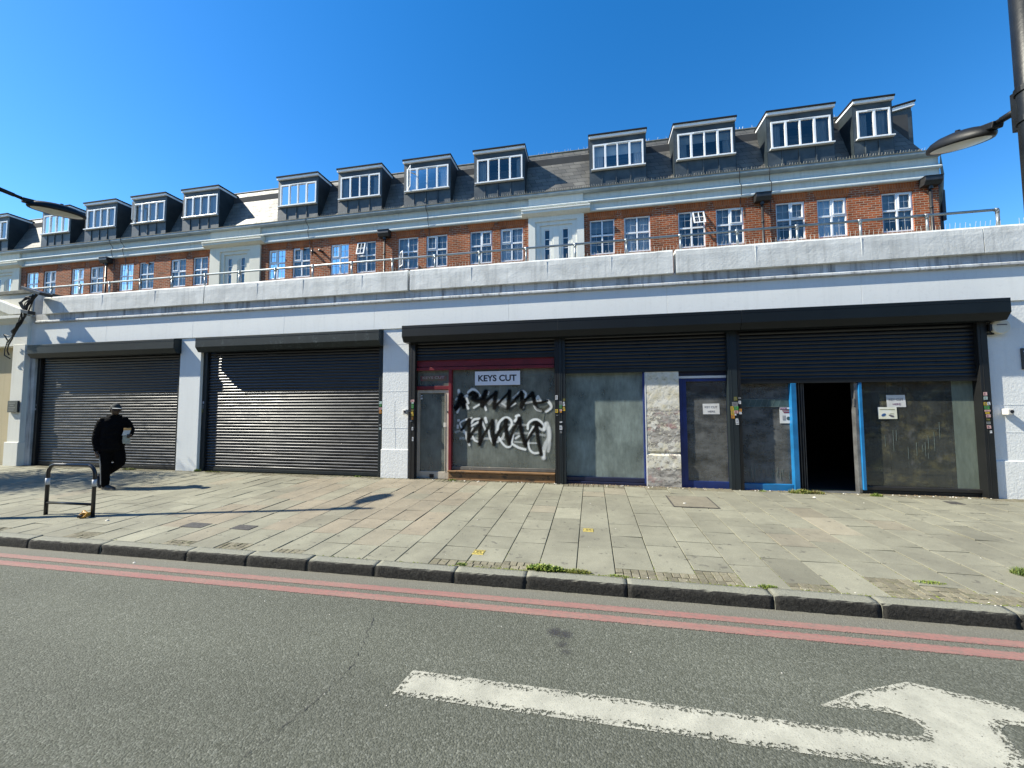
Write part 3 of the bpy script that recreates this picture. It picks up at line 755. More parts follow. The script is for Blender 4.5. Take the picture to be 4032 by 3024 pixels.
def cover(label, x0, x1, y0, y1, m, lines=None, kind='cover'):
    t = thing('service_cover', label, 'cover', ((x0+x1)/2, (y0+y1)/2, pz((y0+y1)/2)), 'service covers set in the pavement')
    zc = [pz(y0)+.005, pz(y1)+.005]
    b = MB().add([(x0, y0, zc[0]), (x1, y0, zc[0]), (x1, y1, zc[1]), (x0, y1, zc[1]), (x0, y0, zc[0]-.03), (x1, y0, zc[0]-.03), (x1, y1, zc[1]-.03), (x0, y1, zc[1]-.03)],
                 [(0, 1, 2, 3), (0, 4, 5, 1), (1, 5, 6, 2), (2, 6, 7, 3), (3, 7, 4, 0)])
    b.build('lid', m, t)
    if lines:
        l = MB(); n = lines
        for k in range(n):
            xa = x0+(x1-x0)*(k+.5)/n
            for ya, yb in ((.06, .38), (.60, .94)) if 0 < k < n-1 else ((.06, .94),):
                A, B = y0+(y1-y0)*ya, y0+(y1-y0)*yb
                l.quad((xa-.0025, A, pz(A)+.009), (xa+.0025, A, pz(A)+.009), (xa+.0025, B, pz(B)+.009), (xa-.0025, B, pz(B)+.009))
        ym = (y0+y1)/2
        l.quad((x0+.035, ym-.004, pz(ym)+.010), (x1-.035, ym-.004, pz(ym)+.010), (x1-.035, ym+.004, pz(ym)+.010), (x0+.035, ym+.004, pz(ym)+.010))
        for sx in (x0+.05, x1-.05):
            l.quad((sx-.003, ym-.025, pz(ym)+.0105), (sx+.003, ym-.025, pz(ym)+.0105), (sx+.003, ym+.025, pz(ym)+.0105), (sx-.003, ym+.025, pz(ym)+.0105))
        l.build('ribs', M['cover_line'], t)
cover('small yellow hydrant cover lettered H near the kerb', -1.395, -1.26, 4.565, 4.70, M['yellow_cover'], 8)
cover('small faded yellow cover farther from the kerb', -.135, .005, 5.575, 5.705, M['yellow_cover'], 8)
cover('dark iron cover in the pavement left of centre, nearer the cycle stand', -5.86, -5.50, 4.80, 4.99, M['dark_cover'])
cover('dark iron cover in the pavement, nearer the kerb than its twin', -5.05, -4.74, 4.84, 5.02, M['dark_cover'])
cover('small dark cover close to the shop at the right', 5.80, 6.0, 7.94, 8.12, M['dark_cover'])
# recessed inspection cover filled with a slab
t = thing('inspection_cover', 'large square inspection cover filled with paving near the peeling pillar', 'cover', (1.65, 7.4, pz(7.4)))
MB().add([(1.30, 7.02, pz(7.02)+.006), (2.02, 7.02, pz(7.02)+.006), (2.02, 7.78, pz(7.78)+.006), (1.30, 7.78, pz(7.78)+.006)], [(0, 1, 2, 3)]).build('frame', M['dark_cover'], t)
o = raw('infill_slab', [(1.325, 7.045, pz(7.045)+.010), (1.995, 7.045, pz(7.045)+.010), (1.995, 7.755, pz(7.755)+.010), (1.325, 7.755, pz(7.755)+.010)], [(0, 1, 2, 3)], M['paving'], None, {'tint': [(.20, .18, .135)]*4})
o.parent = t; o.location = -WL[t.name]

# ================================================================== SHOP PARADE (single storey)
SHOP = thing('shop_parade', 'long single storey white shop parade under a thick painted parapet', 'building', (-2, 8.5, .2))
def shop_parade():
    XL, XR = -15.92, 13.0
    # fascia beam, set 25 mm proud of the pillars, in a few long panels
    f = MB()
    J = [XL, -13.1, -10.2, -7.45, -5.0, -1.75, 1.55, 5.0, 8.4, XR]
    for a, b in zip(J[:-1], J[1:]):
        f.box(a+.0015, b-.0015, FY-.025, FY+.35, 3.685, 4.34)
    f.build('fascia', M['white_render'], SHOP, bevel=.003)
    # cornice: soffit lip + recessed band
    c = MB().prism_x([(FY+.3, 4.30), (FY-.04, 4.30), (FY-.085, 4.315), (FY-.085, 4.355), (FY-.035, 4.385), (FY-.035, 4.56), (FY+.3, 4.56)], XL+.2, XR)
    c.build('cornice', M['cornice_paint'], SHOP, bevel=.004)
    # parapet in blocks with open movement joints
    cuts = [(-15.36, -9.82), (-9.79, -4.13), (-4.07, 1.67), (1.73, 6.87), (6.884, XR)]
    r = random.Random(4)
    for a, b in cuts:
        bm = bmesh.new()
        nx = max(2, int((b-a)/.16))
        prof = [(FY-.03, 4.545), (FY-.105, 4.55), (FY-.103, 4.66), (FY-.10, 4.78), (FY-.10, 4.90), (FY-.094, 5.0), (FY-.07, 5.035), (FY+.02, 5.045), (FY+.14, 5.04), (FY+.16, 4.545)]
        rows = []
        for i in range(nx+1):
            x = a+(b-a)*i/nx
            rows.append([bm.verts.new((x, y+r.gauss(0, .0006), z+r.gauss(0, .0022 if z > 4.9 else .0006))) for y, z in prof])
        for i in range(nx):
            for k in range(len(prof)-1): bm.faces.new((rows[i][k], rows[i+1][k], rows[i+1][k+1], rows[i][k+1]))
        bm.faces.new(rows[0]); bm.faces.new(rows[-1][::-1])
        bmesh.ops.recalc_face_normals(bm, faces=bm.faces)
        me = bpy.data.meshes.new('parapet'); bm.to_mesh(me); bm.free(); me.materials.append(M['parapet_paint'])
        link(bpy.data.objects.new('parapet', me), SHOP)
    # raised weather seam strips on the parapet face
    for x in (-13.2, -11.4, -8.2, -6.89, -5.3, -2.6, -.9, .45, 3.2, 5.0):
        MB().box(x-.008, x+.008, FY-.1045, FY-.09, 4.56, 4.985).build('parapet_seam', M['parapet_paint'], SHOP)
    # pillars
    def pillar(x0, x1, plinth, mat, depth=.42, lab=None):
        p = MB().box(x0, x1, FY, FY+depth, pz(FY)-.1, 3.70)
        o = p.build('pillar', M[mat], SHOP, bevel=.006)
        if lab: o['label'] = lab
        if plinth:
            MB().box(x0-.012, x1+.012, FY-.018, FY+.05, pz(FY)-.1, .885).build('plinth', M[mat], o, bevel=.008)
        return o
    pillar(-15.92, -15.71, 0, 'cornice_paint')
    pillar(-10.59, -9.93, 0, 'white_render')
    pillar(-4.77, -4.12, 1, 'pillar_paint')
    o = pillar(6.86, 9.6, 1, 'pillar_paint')
    for x0, x1, z in ((-4.765, -4.125, 1.38), (-4.765, -4.125, 2.22), (-4.765, -4.125, 3.32), (6.865, 9.6, 1.38), (6.865, 9.6, 1.86), (6.865, 9.6, 3.2)):
        MB().box(x0, x1, FY-.0035, FY+.01, z-.004, z+.004).build('paint_ridge', M['pillar_paint'], SHOP)
    for x, z0, z1 in ((-4.44, .90, 1.376), (-4.46, 1.384, 2.0), (7.6, .9, 1.376), (8.1, 1.384, 1.856), (7.45, 1.864, 2.6)): MB().box(x-.003, x+.003, FY-.003, FY+.01, z0, z1).build('paint_ridge', M['pillar_paint'], SHOP)
    # block coursing grooves scribed on the right wall
    # peeling pillar between the blue shop window and blue door
    bm = bmesh.new(); r = random.Random(8)
    nx, nz = 16, 58
    from mathutils import noise as mn
    rows = []
    for i in range(nx+1):
        col = []
        for j in range(nz+1):
            x = 1.10+.64*i/nx; z = pz(FY)-.05+(2.62-pz(FY)+.05)*j/nz
            d = mn.noise(Vector((x*6, z*7, 0)))*.0035+mn.noise(Vector((x*20, z*26, 3)))*.0022
            if z < .9: d -= .014
            if .885 < z < .925: d += .022
            col.append(bm.verts.new((x, FY+.02+d, z)))
        rows.append(col)
    for i in range(nx):
        for j in range(nz): bm.faces.new((rows[i][j], rows[i+1][j], rows[i+1][j+1], rows[i][j+1]))
    me = bpy.data.meshes.new('pillar'); 
    for side, cl in ((1.10, rows[0]), (1.74, rows[-1])):
        bk = [bm.verts.new((side, FY+.3, v.co.z)) for v in cl]
        for j in range(nz): bm.faces.new((cl[j], cl[j+1], bk[j+1], bk[j]))
    bmesh.ops.recalc_face_normals(bm, faces=bm.faces)
    bm.to_mesh(me); bm.free(); me.materials.append(M['peeling_paint'])
    o = bpy.data.objects.new('pillar', me); link(o, SHOP); o['label'] = 'pillar with flaking cream paint over grey patches'
    # carcass: party walls, floor, ceiling, back, roof deck
    w = MB()
    w.box(-15.9, 9.5, 12.5, 12.7, 0, 4.2)
    for x in (-15.98, -10.36, -4.55, -.66, 2.74, 9.5): w.box(x-.05, x+.05, FY+.36, 12.5, .0, 4.2)
    w.box(-15.9, 9.5, FY+.12, 12.5, .1, .215)
    w.box(-15.9, 9.5, FY+.36, 12.5, 3.62, 3.70)
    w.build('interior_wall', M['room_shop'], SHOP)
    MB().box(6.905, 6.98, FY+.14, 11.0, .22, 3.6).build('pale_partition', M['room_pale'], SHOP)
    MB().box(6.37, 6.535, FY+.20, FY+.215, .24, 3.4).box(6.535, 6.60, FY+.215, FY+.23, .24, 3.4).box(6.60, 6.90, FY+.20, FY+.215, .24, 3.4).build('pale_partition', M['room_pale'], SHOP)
    MB().box(-34, XR, FY+.36, UY+.02, 4.22, 4.30).build('roof_deck', M['gutter_lead'], SHOP)
shop_parade()

# ------------------------------------------------------------------ handrail, bird spikes
rail = thing('handrail', 'long grey galvanised tubular handrail along the parapet top', 'railing', (-4, 8.6, 5.04))
mb = MB().tube([(-16.4, 8.62, 5.40), (7.26, 8.62, 5.40)], .024, 12)
mb.build('top_rail', M['galv'], rail, smooth=True)
x = 7.29; first = True
while x > -16.2:
    p = MB()
    if first: p.tube([(x-.03, 8.62, 5.40), (x-.005, 8.62, 5.398), (x, 8.62, 5.385), (x, 8.62, 5.02)], .027, 12)
    else: p.tube([(x, 8.62, 5.02), (x, 8.62, 5.385)], .022, 12)
    p.tube([(x-.04, 8.62, 5.40), (x+.04 if not first else x+.005, 8.62, 5.40)], .032, 12)
    p.tube([(x, 8.62, 5.33), (x, 8.62, 5.40)], .030, 12)
    p.build('post', M['galv'], rail, smooth=True)
    x -= 1.0835; first = False
sp = MB(); r = random.Random(2)
x = -7.5
while x < 12.5:
    h = r.uniform(.07, .11)
    sp.tube([(x, FY-.05, 5.035), (x+r.uniform(-.012, .012), FY-.06+r.uniform(-.02, .02), 5.04+h)], .0028, 4)
    x += .075+r.uniform(-.004, .004)
    if r.random() < .03: x += .2
tag(sp.build('bird_spikes', M['spike']), 'row of thin pale bird spikes along the parapet top', 'bird spikes', kind='stuff')

# ------------------------------------------------------------------ roller shutters
def curtain(x0, x1, z0, z1, y, pitch=.0745):
    """curved laths, bulging towards the street; the last piece is the bottom bar"""
    V, F = [], []
    n = 7; rr = pitch/1.414
    zb = z0+.07
    k = int(math.ceil((z1-zb)/pitch))
    rg = random.Random(int(x0*100)); nx = max(2, int((x1-x0)/.35)); q = nx+1
    xs_ = [x0+(x1-x0)*i/nx for i in range(q)]
    bow = [rg.gauss(0, .0012) for _ in xs_]
    for i in range(k):
        za = zb+i*pitch; tilt = rg.gauss(0, .045)
        b = len(V); wob = [bow[u]+rg.gauss(0, .0007) for u in range(q)]
        for s_ in range(n+1):
            a = -math.pi/4+math.pi/2*s_/n
            dz = rr*(math.sin(a)+math.sin(math.pi/4)); dy = -rr*(math.cos(a)-math.cos(math.pi/4))
            V += [(x, y+dy+tilt*(dz-pitch/2)+wob[u], za+dz*.93) for u, x in enumerate(xs_)]
        V += [(x, y+.004+wob[u], za+pitch) for u, x in enumerate(xs_)]
        for s_ in range(n+1):
            for u in range(nx): F.append((b+q*s_+u, b+q*s_+u+1, b+q*(s_+1)+u+1, b+q*(s_+1)+u))
    return V, F
STK = dict(w='st_white', y='st_yellow', o='st_orange', g='st_green', p='st_pink', a='st_grey', l='st_olive', m='st_mint')
def shutter(label, hood, hx, curt, guides, hm, gm, yf, yc, stickers=()):
    t = thing('roller_shutter', label, 'roller shutter', ((hx[0]+hx[1])/2, FY, .24), 'roller shutters of the shop parade')
    z1 = hood
    h = MB().prism_x([(FY+.1 if yf < 8.25 else FY-.002, z1), (yf+.0, z1-.02), (yf, z1-.265), (yf+.085, z1-.385), (FY+.0 if yf > 8.25 else FY-.03, z1-.385)], hx[0], hx[1])
    ho = h.build('hood', M[hm], t, bevel=.004)
    MB().box(hx[0]+.01, hx[1]-.01, yf-.004, yf+.01, z1-.075, z1-.068).build('hood_seam', M['guide_black'], ho)
    V, F = curtain(curt[0], curt[1], curt[2], z1-.30, yc)
    raw('curtain', V, F, M['shutter_steel'], t, smooth=True)
    me = t.children[-1]
    MB().box(curt[0], curt[1], yc-.022, yc+.022, curt[2], curt[2]+.075).build('bottom_bar', M['guide_steel'] if gm != 'guide_black' else M[gm], t, bevel=.004)
    gs = []
    for (a, b, y0, y1) in guides:
        g = MB().box(a, b, y0, y1, pz(y0)-.02, z1-.33)
        g.box(a+(b-a)*.32, a+(b-a)*.36, y0-.004, y0+.01, pz(y0), z1-.33)
        gs.append(g.build('guide', M[gm], t, bevel=.003))
    for gi, x, z, w, hh, c in stickers:
        yy = guides[gi][2]-.0065
        rs_ = random.Random(int(x*1000+z*777)); sl_ = rs_.uniform(-.004, .004); wl = rs_.uniform(0, .22) if rs_.random() < .4 else 0
        q4 = [(x, z-hh), (x+w, z-hh+sl_), (x+w-w*wl, z+sl_), (x, z)]
        so_ = MB().poly_y(q4, yy-.0012, yy); nb = len(so_.f)
        for ln_ in range(2 if hh < .05 else 4):
            zz = z-hh*(.2+.7*ln_/(2 if hh < .05 else 4)); wv = w*rs_.uniform(.35, .75)
            so_.quad((x+w*.1, yy-.0022, zz-hh*.075), (x+w*.1+wv, yy-.0022, zz-hh*.075), (x+w*.1+wv, yy-.0022, zz), (x+w*.1, yy-.0022, zz))
        so_ = so_.build('sticker', M[STK[c]], gs[gi]); so_.data.materials.append(M['ink_grey' if c not in 'p' else 'ink_maroon'])
        for p_ in so_.data.polygons[nb:]: p_.material_index = 1
        if c in 'ypowm' and hh > .035:
            k = t and gs[gi]
    return t
shutter('left closed roller shutter behind the walking person', 3.665, (-15.66, -10.56), (-15.62, -10.66, .245), [(-15.72, -15.60, 8.56, 8.70), (-10.72, -10.60, 8.57, 8.70)], 'hood_steel', 'guide_black', 8.29, 8.63,
        [(0, -15.68, 1.98, .05, .06, 'a'), (0, -15.69, 1.86, .04, .05, 'w')])
shutter('wide fully closed roller shutter with glinting laths between two white pillars', 3.665, (-9.885, -4.765), (-9.84, -4.85, .245), [(-9.93, -9.80, 8.57, 8.70), (-4.885, -4.775, 8.53, 8.70)], 'hood_scuffed', 'guide_steel', 8.29, 8.63,
        [(0, -9.9, 2.02, .05, .055, 'w'), (0, -9.91, 1.93, .05, .10, 'a'), (0, -9.92, 1.82, .06, .08, 'l'), (1, -4.87, 1.99, .07, .06, 'm'), (1, -4.865, 1.92, .06, .05, 'g'), (1, -4.87, 1.845, .07, .05, 'p'), (1, -4.865, 1.785, .065, .075, 'o'), (1, -4.86, 1.46, .05, .04, 'a'), (1, -4.86, 1.38, .045, .05, 'm')])
shutter('nearly raised roller shutter above the red shopfront', 3.70, (-4.15, -.665), (-3.96, -.74, 2.92), [(-4.06, -3.935, 8.44, 8.60), (-.755, -.668, 8.44, 8.60)], 'hood_black', 'guide_black', 8.19, 8.53,
        [(0, -4.03, 2.02, .085, .055, 'p'), (0, -4.01, 1.96, .05, .03, 'm'), (0, -4.015, 1.92, .055, .09, 'g'), (0, -4.015, 1.80, .055, .04, 'l'), (0, -4.02, 1.745, .06, .10, 'y'), (0, -4.02, 1.635, .055, .07, 'o'), (0, -4.045, 1.56, .06, .04, 'a'), (0, -4.0, 1.40, .04, .07, 'w'), (0, -3.99, 1.18, .035, .09, 'w'),
         (1, -.745, 2.09, .052, .09, 'w'), (1, -.748, 1.80, .058, .075, 'y'), (1, -.73, 1.68, .04, .018, 'a')])
shutter('half raised roller shutter above the grimy blue framed shop', 3.70, (-.665, 2.825), (-.57, 2.66, 2.555), [(-.665, -.60, 8.44, 8.60), (-.592, -.532, 8.445, 8.60), (2.635, 2.80, 8.44, 8.60)], 'hood_black', 'guide_steel', 8.19, 8.53,
        [(0, -.66, 1.97, .055, .085, 'a'), (0, -.66, 1.885, .055, .07, 'g'), (0, -.655, 1.80, .052, .04, 'p'), (0, -.652, 1.76, .045, .035, 'o'), (0, -.656, 1.54, .052, .026, 'w'), (0, -.66, 1.455, .055, .085, 'w'), (0, -.655, 1.345, .045, .05, 'a'),
         (1, -.585, 2.02, .048, .05, 'l'), (1, -.59, 1.95, .05, .085, 'w'), (1, -.588, 1.85, .05, .085, 'y'),
         (2, 2.725, 2.03, .062, .07, 'l'), (2, 2.69, 1.93, .10, .085, 'a'), (2, 2.66, 1.845, .06, .078, 'y'), (2, 2.664, 1.765, .06, .078, 'y'), (2, 2.668, 1.683, .058, .068, 'o'), (2, 2.722, 1.845, .075, .075, 'g'), (2, 2.72, 1.765, .075, .055, 'p'), (2, 2.728, 1.70, .03, .03, 'w'), (2, 2.742, 1.61, .058, .085, 'w'), (2, 2.745, 1.515, .055, .022, 'w')])
shutter('partly lowered roller shutter above the open doorway', 3.70, (2.832, 7.02), (2.84, 6.74, 2.285), [(2.803, 2.862, 8.445, 8.60), (6.715, 6.856, 8.44, 8.60)], 'hood_black', 'guide_black', 8.19, 8.53,
        [(0, 2.806, 2.02, .05, .03, 'a'), (0, 2.808, 1.955, .042, .06, 'w'), (0, 2.808, 1.80, .05, .055, 'o'), (0, 2.808, 1.74, .052, .045, 'w'),
         (1, 6.735, 2.08, .055, .06, 'p'), (1, 6.735, 2.00, .055, .055, 'm'), (1, 6.73, 1.905, .05, .055, 'y'), (1, 6.782, 1.905, .045, .055, 'w'), (1, 6.735, 1.84, .075, .06, 'g'), (1, 6.735, 1.77, .085, .03, 'p'), (1, 6.745, 1.735, .06, .035, 'y'), (1, 6.752, 1.69, .065, .05, 'p'), (1, 6.755, 1.62, .05, .03, 'l'), (1, 6.75, 1.565, .06, .045, 'a'), (1, 6.752, 1.50, .062, .055, 'p'), (1, 6.79, 1.41, .03, .045, 'w')])

# ------------------------------------------------------------------ shopfronts
GY = 8.60
def frame_ring(mb, x0, x1, z0, z1, w, y0, y1, wt=None, wb=None):
    wt = wt or w; wb = wb or w
    mb.box(x0, x0+w, y0, y1, z0, z1); mb.box(x1-w, x1, y0, y1, z0, z1)
    mb.box(x0+w, x1-w, y0, y1, z1-wt, z1); mb.box(x0+w, x1-w, y0, y1, z0, z0+wb)
def pane(x0, x1, z0, z1, y, m, parent, name='pane', label=None):
    o = MB().box(x0, x1, y, y+.006, z0, z1).build(name, M[m], parent)
    if label: o['label'] = label
    return o

# -- red shop
t = thing('red_shopfront', 'red framed shopfront with cream door and graffiti sprayed window', 'shopfront', (-2.4, GY, .24))
f = MB()
f.box(-4.0, -.77, GY-.05, GY+.05, 2.77, 2.93); f.box(-4.0, -.77, GY-.075, GY+.05, 2.69, 2.76); f.box(-4.0, -.77, GY-.03, GY+.05, 2.93, 3.2)
f.box(-4.05, -3.965, GY-.04, GY+.05, .2, 2.69); f.box(-3.155, -3.085, GY-.085, GY+.05, .42, 2.69)
f.box(-3.965, -3.155, GY-.045, GY+.05, 2.25, 2.335)
f.build('frame', M['red_paint'], t, bevel=.006)
tp = pane(-3.965, -3.155, 2.335, 2.69, GY+.01, 'grimy_glass', t, 'transom_pane')
d = MB(); frame_ring(d, -3.962, -3.16, .235, 2.245, .072, GY-.02, GY+.04, None, .16)
d.box(-3.875, -3.86, GY-.03, GY-.018, .4, 2.165); d.box(-3.262, -3.247, GY-.03, GY-.018, .4, 2.165)
door = d.build('door', M['cream_door_paint'], t, bevel=.005)
pane(-3.89, -3.232, .395, 2.173, GY, 'grimy_glass', door)
MB().box(-3.30, -3.235, GY-.006, GY-.002, 1.40, 1.50).build('sticker', M['paper'], door)
MB().box(-3.87, -3.82, GY-.006, GY-.002, 2.10, 2.13).box(-3.87, -3.815, GY-.006, GY-.002, 2.03, 2.07).build('sticker', M['st_white'], door)
MB().box(-3.62, -3.52, GY-.032, GY-.02, .26, .34).box(-3.205, -3.185, GY-.04, GY-.02, 1.72, 1.76).build('lock', M['guide_black'], door)
wp = pane(-3.085, -.768, .53, 2.69, GY+.01, 'grimy_glass', t, 'window_pane')
MB().box(-3.085, -.768, GY-.03, GY+.06, .45, .525).build('sill', M['grey_sill'], t, bevel=.008)
rs = MB()
rs.box(-3.16, -.768, GY-.13, GY+.05, .405, .445); rs.box(-3.15, -.768, GY-.095, GY+.05, .275, .40); rs.box(-3.16, -.768, GY-.11, GY+.05, .19, .27)
rs.build('stall_riser', M['raw_timber'], t, bevel=.01)
# graffiti, soft-edged spray strokes (metres on the window)
def W(x, y): return (-3.09+.001456*x, 2.757-.00141*y)
def spray(name, strokes, m, parent, y, seed):
    st = .0125; xs_ = np.arange(-3.07, -.79, st); zs_ = np.arange(.60, 2.36, st)
    X, Z = np.meshgrid(xs_, zs_, indexing='ij'); I = np.zeros_like(X); rg = np.random.default_rng(seed)
    for pts, w, op in strokes:
        q = [W(*p) for p in pts]; best = np.zeros_like(X)
        # smooth the polyline
        sm = []
        for i in range(len(q)-1):
            p0 = q[max(i-1, 0)]; p1 = q[i]; p2 = q[i+1]; p3 = q[min(i+2, len(q)-1)]
            for k in range(6):
                u = k/6
                sm.append(tuple(.5*((2*p1[c])+(-p0[c]+p2[c])*u+(2*p0[c]-5*p1[c]+4*p2[c]-p3[c])*u*u+(-p0[c]+3*p1[c]-3*p2[c]+p3[c])*u**3) for c in (0, 1)))
        sm.append(q[-1])
        dist = np.full_like(X, 9.)
        for a, b in zip(sm[:-1], sm[1:]):
            dx, dz = b[0]-a[0], b[1]-a[1]; L = dx*dx+dz*dz+1e-9
            tt = np.clip(((X-a[0])*dx+(Z-a[1])*dz)/L, 0, 1)
            dist = np.minimum(dist, np.hypot(X-a[0]-tt*dx, Z-a[1]-tt*dz))
        hw = w*.001456/2
        best = op*np.clip(1.25-(dist/hw)**1.6*.75, 0, 1)*np.clip((hw*1.5-dist)/(hw*.6), 0, 1)
        I = 1-(1-I)*(1-best)
    I *= (1-.10*rg.random(I.shape))
    nz = len(zs_); fs = []
    for i in range(len(xs_)-1):
        for j in range(nz-1):
            if max(I[i, j], I[i+1, j], I[i, j+1], I[i+1, j+1]) > .03: fs.append((i*nz+j, (i+1)*nz+j, (i+1)*nz+j+1, i*nz+j+1))
    us = sorted({k for f_ in fs for k in f_}); rm = {k: n for n, k in enumerate(us)}
    Xf, Zf, If = X.ravel(), Z.ravel(), I.ravel()
    return raw(name, [(float(Xf[k]), y, float(Zf[k])) for k in us], [tuple(rm[k] for k in f_) for f_ in fs], M[m], parent, {'edge': [float(If[k]) for k in us]})
white = [([(100, 375), (112, 450)], 46, .9), ([(118, 600), (100, 680), (80, 730)], 36, .8), ([(255, 410), (320, 362), (380, 385), (440, 460)], 44, .9), ([(190, 480), (240, 460), (230, 500), (255, 580)], 40, .7), ([(220, 600), (255, 665)], 40, .85), ([(345, 655), (430, 605)], 32, .75),
    ([(580, 405), (570, 440)], 36, .7), ([(525, 640), (540, 690)], 36, .85), ([(590, 590), (630, 540), (700, 560), (830, 530), (820, 580), (760, 600), (860, 640)], 60, .42), ([(790, 590), (860, 640)], 24, .85), ([(930, 635), (1000, 590)], 26, .75), ([(1040, 440), (1075, 405), (1120, 400), (1160, 440), (1150, 500)], 36, .85), ([(1110, 540), (1150, 580), (1250, 565)], 34, .6), ([(1110, 655), (1118, 650)], 30, .8),
    ([(1345, 480), (1310, 550), (1380, 560), (1350, 490)], 40, .75), ([(1490, 550), (1530, 610), (1530, 660), (1465, 710)], 46, .92), ([(1385, 705), (1320, 680), (1290, 630)], 36, .8), ([(50, 525), (75, 500)], 34, .5), ([(1030, 450), (960, 500)], 40, .4),
    ([(155, 980), (125, 900), (200, 850), (310, 815)], 28, .85), ([(300, 900), (350, 840), (435, 830)], 36, .9), ([(290, 950), (350, 920), (420, 880)], 34, .8), ([(300, 1030), (330, 980)], 26, .7), ([(530, 820), (545, 880)], 46, .9), ([(480, 880), (530, 1000)], 34, .75), ([(180, 1010), (220, 1080), (250, 1180), (275, 1245)], 36, .8), ([(330, 1110), (360, 1170), (415, 1190)], 32, .85), ([(580, 1010), (600, 1120), (640, 1200)], 30, .8),
    ([(720, 1000), (740, 900), (800, 830), (870, 810), (930, 850), (940, 920), (890, 1000)], 38, .92), ([(700, 860), (710, 960), (700, 1040)], 44, .5), ([(1010, 790), (1050, 780), (1000, 850), (990, 860)], 46, .95), ([(740, 1120), (790, 1200), (860, 1265), (920, 1250), (945, 1170), (960, 1080)], 34, .9), ([(720, 1190), (800, 1120), (820, 1060)], 36, .6), ([(945, 1215), (1040, 1270), (1145, 1300)], 38, .9), ([(1000, 1130), (1050, 1095)], 34, .7),
    ([(1185, 980), (1195, 900), (1260, 845), (1330, 840), (1400, 890), (1430, 990)], 36, .92), ([(1270, 950), (1210, 1070), (1190, 1180), (1210, 1290), (1270, 1350), (1350, 1345)], 34, .88), ([(1350, 960), (1430, 1000), (1450, 900)], 40, .7), ([(1470, 900), (1500, 1000), (1500, 1120), (1460, 1200), (1420, 1330), (1420, 1420)], 70, .62), ([(1500, 960), (1510, 1180), (1490, 1320)], 44, .55), ([(1420, 1320), (1420, 1415)], 36, .85),
    ([(50, 1040), (140, 1025), (250, 1050), (400, 1040)], 40, .35), ([(130, 1140), (330, 1140), (620, 1140), (820, 1145)], 38, .35), ([(880, 920), (1180, 925)], 34, .35), ([(940, 1060), (1200, 1050), (1440, 1080)], 36, .32), ([(1180, 1200), (1320, 1200)], 26, .5), ([(980, 1185), (1130, 1190)], 26, .45)]
black = [([(60, 660), (110, 560), (130, 450), (160, 500), (190, 640), (150, 540), (80, 640)], 74, .96), ([(60, 660), (130, 600), (200, 560)], 60, .9), ([(290, 440), (340, 420), (400, 460), (330, 500), (400, 540), (480, 530)], 66, .95), ([(540, 400), (500, 500), (480, 620)], 76, .96), ([(480, 610), (560, 530), (700, 415)], 44, .95), ([(700, 415), (680, 530), (670, 660)], 62, .95), ([(670, 650), (760, 560), (910, 400)], 36, .95), ([(910, 395), (900, 520), (885, 660)], 60, .97), ([(885, 650), (960, 570), (1090, 415)], 40, .95), ([(1090, 410), (1100, 520), (1090, 650)], 60, .97), ([(1090, 640), (1150, 540), (1260, 430)], 44, .93), ([(1260, 430), (1290, 560), (1300, 600)], 60, .95), ([(1300, 585), (1400, 575), (1480, 550)], 36, .95), ([(560, 590), (700, 600), (860, 680), (1100, 640), (1200, 600)], 110, .30), ([(1310, 620), (1340, 670), (1430, 690), (1500, 640)], 50, .5),
    ([(150, 1010), (210, 930), (260, 850)], 44, .8), ([(270, 840), (270, 1000), (260, 1190)], 60, .92), ([(260, 1150), (340, 1030), (440, 920), (470, 840)], 48, .88), ([(450, 860), (445, 1040), (440, 1235)], 56, .92), ([(440, 1220), (520, 1060), (640, 860)], 44, .92), ([(640, 860), (640, 1000), (665, 1230)], 58, .92), ([(665, 1190), (740, 1040), (830, 930), (860, 850)], 50, .9), ([(850, 850), (855, 980), (870, 1100), (900, 1215)], 62, .94), ([(900, 1190), (960, 1020), (1060, 830)], 46, .93), ([(1055, 820), (1075, 960), (1110, 1110), (1150, 1240)], 60, .94), ([(1150, 1200), (1230, 1070), (1320, 930), (1320, 880)], 42, .93), ([(1270, 905), (1320, 890), (1390, 940)], 50, .85), ([(1320, 900), (1330, 1050), (1350, 1200), (1385, 1370)], 54, .92)]
spray('graffiti', white, 'spray_white', wp, GY-.001, 1)
spray('graffiti', black, 'spray_black', wp, GY-.003, 2)
MB().box(-2.975, -2.915, GY+.003, GY+.006, 1.525, 1.575).box(-2.99, -2.94, GY+.003, GY+.006, 1.365, 1.455).build('sticker', M['st_white'], wp)
MB().box(-3.06, -3.02, GY+.003, GY+.006, 1.40, 1.69).build('sticker', M['st_grey'], wp)
ck = MB(); q = [W(1440, 710), W(1425, 800), W(1415, 860)]; 
for path in ([W(1440, 705), W(1425, 790), W(1412, 880), W(1416, 1000), W(1408, 1110)], [W(1475, 1345), W(1490, 1420), W(1520, 1500), W(1600, 1555)], [W(1590, 210), W(1530, 330), W(1470, 480)], [W(1070, 165), W(1300, 163), W(1590, 168)]):
    ck.tube([(x, GY+.004, z) for x, z in path], .0022, 4)
ck.build('glass_crack', M['pale_line'], wp)

